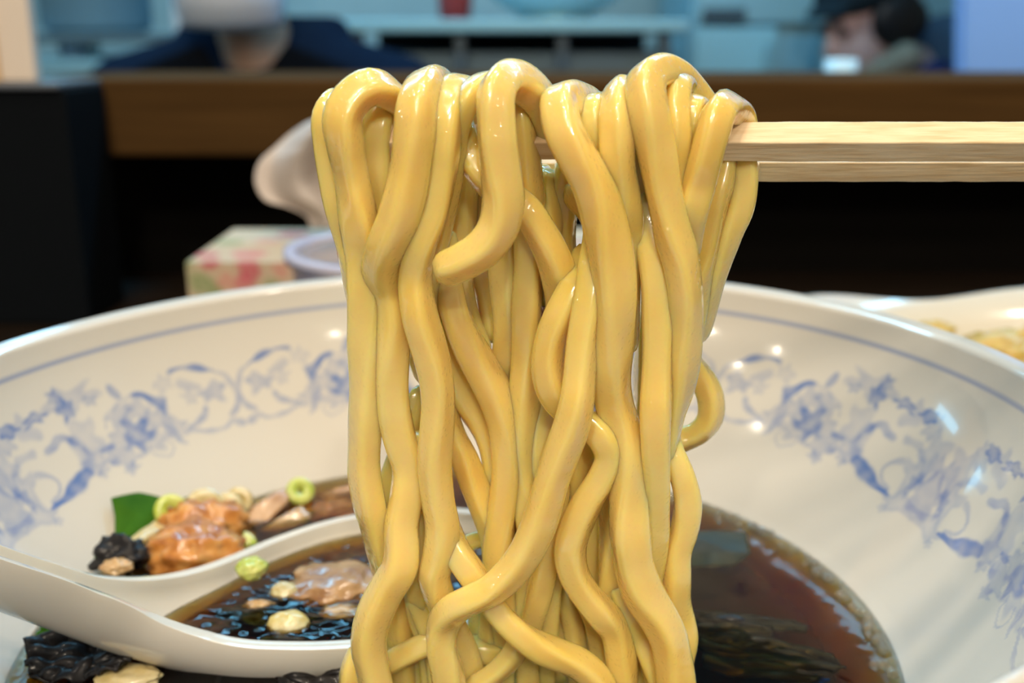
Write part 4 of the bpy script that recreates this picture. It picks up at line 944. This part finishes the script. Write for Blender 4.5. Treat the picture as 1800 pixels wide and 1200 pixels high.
NOODLES = [
 ('noodle looping over the chopstick tip, second from the bundle edge', 46, [(690,300,9),(712,235,9),(700,182,4),(678,160,0),(650,153,-2),(620,172,-3),(602,205,-4),(606,250,-4),(619,317,-3),(630,387,-3),(637,450,-2),(640,520,-2),(642,600,-2),(644,690,-2),(641,770,-2),(640,830,-2),(650,890,-2),(664,940,-1),(676,985,1),(690,1030,4),(700,1090,5)], 'd'),
 ('thin noodle hanging at the outermost edge by the chopstick tip', 34, [(600,240,12),(596,190,8),(582,182,2),(570,205,1),(572,250,1),(580,310,1),(590,365,1),(604,420,2),(620,480,2),(632,540,3),(650,620,6),(655,700,8)], ''),
 ('thick noodle from the flat-topped loop, slanting down toward the outer edge', 52, [(790,190,10),(775,158,6),(752,150,-1),(733,185,-6),(728,240,-7),(718,315,-7),(700,385,-7),(678,435,-6),(669,470,-4),(678,510,-2),(688,550,-2),(686,610,-2),(686,660,-2),(692,720,-2),(704,775,-2),(718,825,-2),(714,875,-3),(705,925,-4),(706,962,-5),(702,998,-6),(676,1042,-6),(655,1089,-6),(648,1137,-6),(658,1190,-6),(668,1240,-6)], 'd'),
 ('thick noodle hanging beside the slanting one with a wavy lower half', 46, [(830,230,11),(822,175,6),(800,160,0),(787,200,-4),(782,250,-5),(776,305,-5),(762,370,-5),(740,430,-5),(730,492,-4),(738,555,-5),(751,600,-5),(765,655,-5),(770,700,-5),(768,755,-5),(764,815,-5),(770,880,-5),(778,930,-5),(772,978,-5),(763,1012,-5),(771,1045,-4),(788,1085,-1),(806,1125,1),(822,1165,1),(832,1210,1)], 'd'),
 ('noodle arching from behind the flat-topped loop to the tallest middle loop', 40, [(880,145,2),(850,150,-1),(820,175,-3),(800,215,-3),(792,270,-2),(784,330,-1),(770,400,0),(755,470,1),(752,540,3),(756,600,4)], ''),
 ('noodle of the middle loop with its cut end bent sideways like a hook', 49, [(985,265,4),(968,210,2),(945,170,0),(915,145,-2),(888,142,-5),(872,165,-8),(873,225,-9),(880,300,-9),(885,350,-9),(878,394,-9),(856,430,-9),(822,455,-9),(788,471,-8),(765,478,-8)], ''),
 ('thin short noodle folded inside the loop near the chopstick tip', 40, [(700,190,6),(675,195,4),(663,225,2),(661,265,2),(662,310,2),(660,370,3),(655,430,4)], ''),
 ('stub of noodle lying across the front chopstick between two loops', 36, [(672,190,6),(690,190,5),(708,205,5),(714,250,5),(710,300,6),(700,360,6)], ''),
 ('noodle crossing diagonally behind the hooked one toward the centre', 46, [(800,190,8),(812,228,3),(830,280,0),(858,318,-1),(893,345,-1),(925,370,-1),(950,408,-1),(972,450,-1),(984,490,0),(990,530,2),(985,580,4),(970,640,6),(960,700,6)], ''),
 ('noodle hanging straight behind the hooked middle loop', 44, [(905,160,6),(912,205,2),(920,260,2),(926,320,3),(930,400,4),(928,480,4),(926,560,3),(926,640,3),(922,720,3),(918,790,3),(922,850,3),(930,910,3),(934,970,3),(930,1040,3),(925,1120,3)], 'd'),
 ('long noodle curving from the second middle loop down the centre into the sideways bend', 54, [(1060,240,11),(1040,195,8),(1010,180,2),(985,185,-3),(992,230,-6),(1018,280,-7),(1040,320,-7),(1058,370,-7),(1071,430,-7),(1079,490,-7),(1080,545,-7),(1076,605,-6),(1074,660,-5),(1080,710,-4),(1094,755,-4),(1105,810,-5),(1105,883,-6),(1108,947,-7),(1115,994,-7),(1131,1042,-7),(1160,1089,-7),(1175,1121,-7),(1182,1152,-7),(1188,1200,-7),(1190,1250,-7)], 'd'),
 ('long front noodle slanting across the bundle and turning back at the bottom', 46, [(1000,330,6),(1040,365,3),(1050,410,-2),(1040,475,-4),(1032,540,-6),(1024,600,-7),(1019,660,-8),(1014,705,-9),(1004,750,-9),(988,795,-9),(972,840,-9),(959,885,-9),(944,930,-9),(922,975,-9),(897,1008,-9),(864,1037,-9),(827,1055,-9),(797,1071,-8),(779,1097,-7),(775,1133,-7),(783,1168,-7),(790,1205,-7),(792,1250,-7)], 'd'),
 ('noodle bulging in a wide bow behind the slanting front noodle', 46, [(1035,430,1),(1028,478,0),(1008,515,-3),(986,555,-4),(968,605,-4),(965,648,-4),(976,690,-4),(1000,718,-3),(1035,742,-4),(1060,768,-5),(1071,800,-5),(1058,840,-5),(1034,880,-5),(1016,918,-5),(1003,962,-5),(1008,1005,-5),(1028,1042,-5),(1056,1075,-5),(1080,1105,-4),(1090,1145,-4),(1096,1200,-4)], 'd'),
 ('noodle from the highest loop running down beside the long curving one', 46, [(1245,215,12),(1225,175,9),(1195,140,4),(1160,128,0),(1136,145,-4),(1140,195,-6),(1155,265,-6),(1167,335,-6),(1182,405,-6),(1196,455,-6),(1204,510,-6),(1205,570,-5),(1200,630,-4),(1192,680,-3),(1178,730,-2),(1165,790,-1),(1150,850,2)], ''),
 ('straight noodle hanging down the far third of the bundle', 47, [(1130,330,4),(1140,400,0),(1152,480,-3),(1156,570,-4),(1155,660,-5),(1153,720,-6),(1152,780,-6),(1152,840,-5),(1150,890,-4),(1147,940,-3),(1142,985,-2),(1134,1030,0),(1126,1080,2)], 'd'),
 ('noodle bellying out at the lower outer edge over the seaweed', 42, [(1165,740,3),(1178,790,-1),(1197,830,-2),(1209,880,-2),(1203,930,-2),(1191,970,-2),(1189,1010,-2),(1189,1050,-1),(1198,1085,0),(1203,1120,0),(1195,1170,0)], 'd'),
 ('short pale noodle curl peeping between two strands above the seaweed', 34, [(1128,1085,2),(1138,1045,2),(1153,1020,2),(1172,1018,3),(1185,1045,4),(1188,1090,5)], ''),
 ('noodle loop swinging out of the bundle over the white bowl wall', 40, [(1180,580,12),(1200,615,13),(1222,648,14),(1240,675,14),(1250,705,14),(1247,738,14),(1228,760,14),(1197,774,14),(1165,785,13),(1140,810,12)], ''),
 ('noodle draped just behind the highest loop', 42, [(1215,230,11),(1208,175,8),(1190,155,1),(1184,190,-2),(1186,235,-3),(1183,290,-2),(1178,345,-1),(1172,410,0),(1168,480,1)], ''),
 ('low noodle stub draped between the highest loop and the last loop', 34, [(1240,220,10),(1230,195,6),(1215,190,1),(1212,220,0),(1208,270,1),(1200,330,2),(1192,400,2)], ''),
 ('noodle of the last loop along the chopstick, slanting inward', 42, [(1308,245,10),(1302,205,7),(1280,188,1),(1263,200,-4),(1252,235,-5),(1240,280,-5),(1228,325,-4),(1216,370,-4),(1209,410,-2),(1205,450,0)], ''),
 ('noodle hanging outermost behind the chopsticks at the handle side', 44, [(1280,230,8),(1300,260,8),(1311,292,6),(1308,330,6),(1296,370,6),(1278,405,6),(1262,442,6),(1248,485,6),(1232,540,7),(1215,600,8)], ''),
 ('noodle hanging below the chopsticks inside the outermost one', 46, [(1285,220,9),(1275,260,7),(1268,310,5),(1256,350,4),(1246,400,4),(1236,450,4),(1224,500,4),(1210,560,5),(1200,620,6)], ''),
 ('noodle with a blunt square loop beside the highest loop', 46, [(1112,220,10),(1106,180,6),(1092,165,0),(1087,200,-4),(1086,240,-5),(1086,285,-5),(1092,330,-4),(1099,380,-3),(1100,430,-1),(1098,490,0),(1096,560,1),(1094,620,2)], ''),
 ('narrow noodle stub between the second middle loop and the blunt loop', 34, [(1060,225,9),(1050,185,4),(1042,195,-1),(1042,235,-2),(1050,280,-1),(1060,330,1),(1066,400,3),(1062,470,5)], ''),
 ('deep noodle hanging behind the gap below the highest loop', 44, [(1140,200,7),(1128,250,4),(1124,310,3),(1128,370,4),(1140,440,5),(1145,520,5),(1140,600,6),(1138,680,6),(1135,760,6),(1130,840,6),(1125,930,6),(1118,1020,6)], 'd'),
 ('wide noodle falling diagonally behind the wavy one', 52, [(775,400,5),(782,470,4),(795,535,3),(818,595,3),(848,650,3),(874,700,3),(890,755,3),(892,815,3),(886,865,3),(880,920,3),(878,975,3),(884,1040,3),(890,1110,4)], 'd'),
 ('noodle crossing diagonally lower behind the wavy one', 46, [(765,560,7),(782,630,7),(806,685,7),(838,732,7),(862,780,7),(872,830,7),(868,880,8)], ''),
 ('dim noodle stretched behind the wavy one toward the broth', 40, [(760,640,5),(775,700,5),(796,765,5),(817,808,4),(834,852,4),(854,900,4),(868,945,4),(872,1000,4),(866,1060,4)], 'd'),
 ('noodle hanging in the shadow of the centre strands', 48, [(880,330,9),(885,420,7),(890,500,6),(896,570,6),(890,620,7),(872,670,8),(858,720,9)], ''),
 ('deep noodle behind the flake, drooping straight', 46, [(955,300,9),(965,380,7),(962,460,7),(952,540,7),(952,620,7),(958,700,5),(948,790,4),(940,860,5),(930,950,6)], ''),
 ('noodle glimpsed in the gap under the bow', 42, [(1020,700,5),(1015,770,3),(1020,830,3),(1005,900,4),(988,950,3)], ''),
 ('front noodle lying low across the bundle toward the open broth', 44, [(770,890,1),(786,935,-2),(803,970,-4),(825,1002,-5),(849,1036,-5),(877,1078,-6),(908,1110,-7),(940,1133,-7),(980,1150,-7),(1016,1165,-7),(1045,1190,-7),(1066,1225,-7)], 'd'),
 ('narrow noodle sinking between the slanting noodle and the bow', 42, [(985,840,1),(977,890,0),(968,935,0),(960,985,0),(948,1040,0),(936,1090,1),(930,1150,2)], 'd'),
 ('narrow noodle hanging straight above the low crossing noodle', 36, [(985,900,3),(977,960,2),(971,1010,2),(968,1060,2),(964,1110,2),(960,1180,3)], 'd'),
 ('noodle seen deep between the bow and the long curving noodle', 44, [(1075,820,1),(1078,880,0),(1078,940,0),(1074,1000,0),(1074,1060,1),(1080,1120,2)], 'd'),
 ('noodle slipping down beside the foot of the long curving one', 40, [(1080,1010,1),(1095,1045,-1),(1110,1080,-2),(1128,1120,-2),(1145,1160,-3),(1158,1205,-3)], 'd'),
 ('noodle sinking under the bow into the broth', 38, [(1010,1010,3),(1030,1050,2),(1048,1090,1),(1058,1135,1),(1062,1190,1)], 'd'),
 ('dim noodle sinking beside the low crossing noodle', 34, [(995,1000,5),(998,1050,4),(1008,1100,4),(1015,1150,4)], 'd'),
 ('noodle hanging hidden behind the wavy one near its bend', 42, [(740,760,2),(738,830,2),(742,890,1),(746,945,1),(742,1000,1),(732,1040,2),(740,1085,3),(752,1125,3)], 'd'),
 ('noodle rising behind the slanting strand near the spoon', 38, [(745,680,8),(728,735,8),(706,790,7),(690,835,5),(672,890,4),(668,950,4),(676,1010,6)], ''),
 ('noodle dipping into the broth behind the strand beside the spoon', 36, [(720,960,3),(718,1000,3),(726,1040,2),(742,1080,2),(756,1120,2)], 'd'),
 ('thick noodle lying across the bottom in front of the broth', 44, [(668,1178,3),(690,1162,1),(720,1146,1),(757,1130,1),(800,1135,3),(850,1140,4)], ''),
 ('noodle lying higher across the bottom behind the thick one', 38, [(660,1140,7),(690,1130,6),(730,1125,6),(780,1118,6),(820,1110,7)], ''),
 ('noodle lying across the bottom below the sideways bend', 44, [(800,1145,5),(830,1140,3),(870,1145,3),(920,1155,4),(960,1170,5),(1000,1190,6)], ''),
 ('noodle curling down under the low crossing noodle', 36, [(915,1115,-2),(908,1140,-2),(890,1165,-2),(862,1190,-2),(835,1210,-2)], 'd'),
 ('noodle bulging at the bottom edge beside the spoon', 40, [(650,1130,2),(630,1150,1),(618,1180,0),(616,1215,0),(622,1250,0)], 'd'),
 ('thin noodle lying back on the broth behind the wide one', 30, [(800,972,9),(822,956,9),(852,944,9),(880,935,9)], ''),
 # deeper strands, half hidden behind the front ones
 ('deep noodle between the wavy strand and the outer pair, high up', 44, [(700,330,10),(702,420,8),(712,490,8),(720,545,8),(736,610,8),(760,670,9)], ''),
 ('deep noodle filling the shadow under the arch of the middle loop', 50, [(815,290,11),(812,350,10),(808,420,10),(806,490,10),(818,560,10),(842,630,10)], ''),
 ('pale deep noodle showing behind the cut end of the hooked one', 44, [(852,300,12),(846,380,12),(850,460,13),(860,530,13),(872,600,12)], ''),
 ('deep noodle in the middle shadow just beneath the front chopstick', 48, [(945,290,10),(948,380,10),(940,470,9),(945,560,9),(950,650,9),(940,740,9),(945,830,9),(950,920,9)], ''),
 ('deep noodle beneath the front chopstick beside the long curving one', 48, [(1000,280,9),(992,350,8),(985,420,8),(992,500,7),(1005,580,7),(1015,660,6)], ''),
 ('deep noodle behind the bow, lower centre', 48, [(1045,540,6),(1045,640,6),(1052,720,6),(1042,800,6),(1030,880,6),(1032,960,6),(1042,1040,6),(1045,1130,6)], 'd'),
 ('deep noodle in the golden hollow of the outermost loop', 40, [(655,250,9),(652,330,7),(658,400,6),(655,470,6)], ''),
 ('deep noodle behind the sideways bend at the bottom', 46, [(846,1000,8),(852,1060,7),(848,1120,7),(852,1170,7)], 'd'),
 ('deep noodle sinking beside, nearer the spoon than the narrow straight one', 44, [(905,940,7),(898,1010,9),(882,1080,8),(878,1150,8)], 'd'),
 ('deep noodle sinking beside, farther from the spoon than the narrow straight one', 44, [(1000,960,7),(985,1040,6),(990,1110,6),(992,1170,6)], 'd'),
 ('deep noodle behind the foot of the outer strand', 44, [(700,1010,8),(712,1080,8),(725,1140,7)], 'd'),
 ('deep noodle behind the far-third strand near the bottom', 44, [(1098,940,5),(1092,1010,5),(1105,1080,4),(1118,1150,4)], 'd'),
 ('deep noodle showing below the last loop', 44, [(1225,300,9),(1215,380,8),(1205,460,6),(1185,540,5),(1178,620,4)], ''),
 ('deep noodle between the blunt loop and the highest one', 40, [(1118,230,8),(1112,300,6),(1098,350,6),(1085,390,6)], ''),
 ('deep noodle alongside the wide diagonal one', 44, [(905,640,8),(915,720,8),(905,800,8),(898,880,8),(905,960,8)], ''),
 ('deep noodle behind the wavy strand near mid height', 42, [(770,700,9),(764,760,9),(752,830,8),(740,890,7),(722,950,6)], ''),
]
for i, (label, wpx, pts, flags) in enumerate(NOODLES):
    P = [PY(px, py, Y0 + d / 1000) for px, py, d in pts]
    if 'd' in flags:                      # runs on down into the broth
        a, b = P[-2], P[-1]; dx = (b - a); dx = dx / max(abs(dx.z), .002)
        zz_ = b.z
        if zz_ > SOUP - .004:
            P.append(Vector((b.x + dx.x * .3 * (zz_ - SOUP + .006), b.y, SOUP - .006)))
    path = spline(P, .0009)
    r = wpx / 2 / F * Y0 * 1.17
    R.seed(i * 13 + 5)
    V, Fc = sweep(path, r, 24, R.uniform(3.6, 5.5), R.uniform(.98, 1.12), R.uniform(-.9, .9), .09, i, R.uniform(-.5, .5))
    o = pyobj('noodle', V, Fc, M_noo); tag(o, label, 'noodle', 'lifted noodles')
# seasoning specks
lump('chili_flake', PY(955, 558, Y0 + .0035), (.0011, .0006, .0016), mat('flake_dark', (.06, .018, .008), .3), 'dark red flake caught between the lifted noodles', 'seasoning', 31, .4)
sc.cycles.use_denoising = True
sc.cycles.max_bounces = 14; sc.cycles.transmission_bounces = 10; sc.cycles.transparent_max_bounces = 12
sc.cycles.sample_clamp_indirect = 6
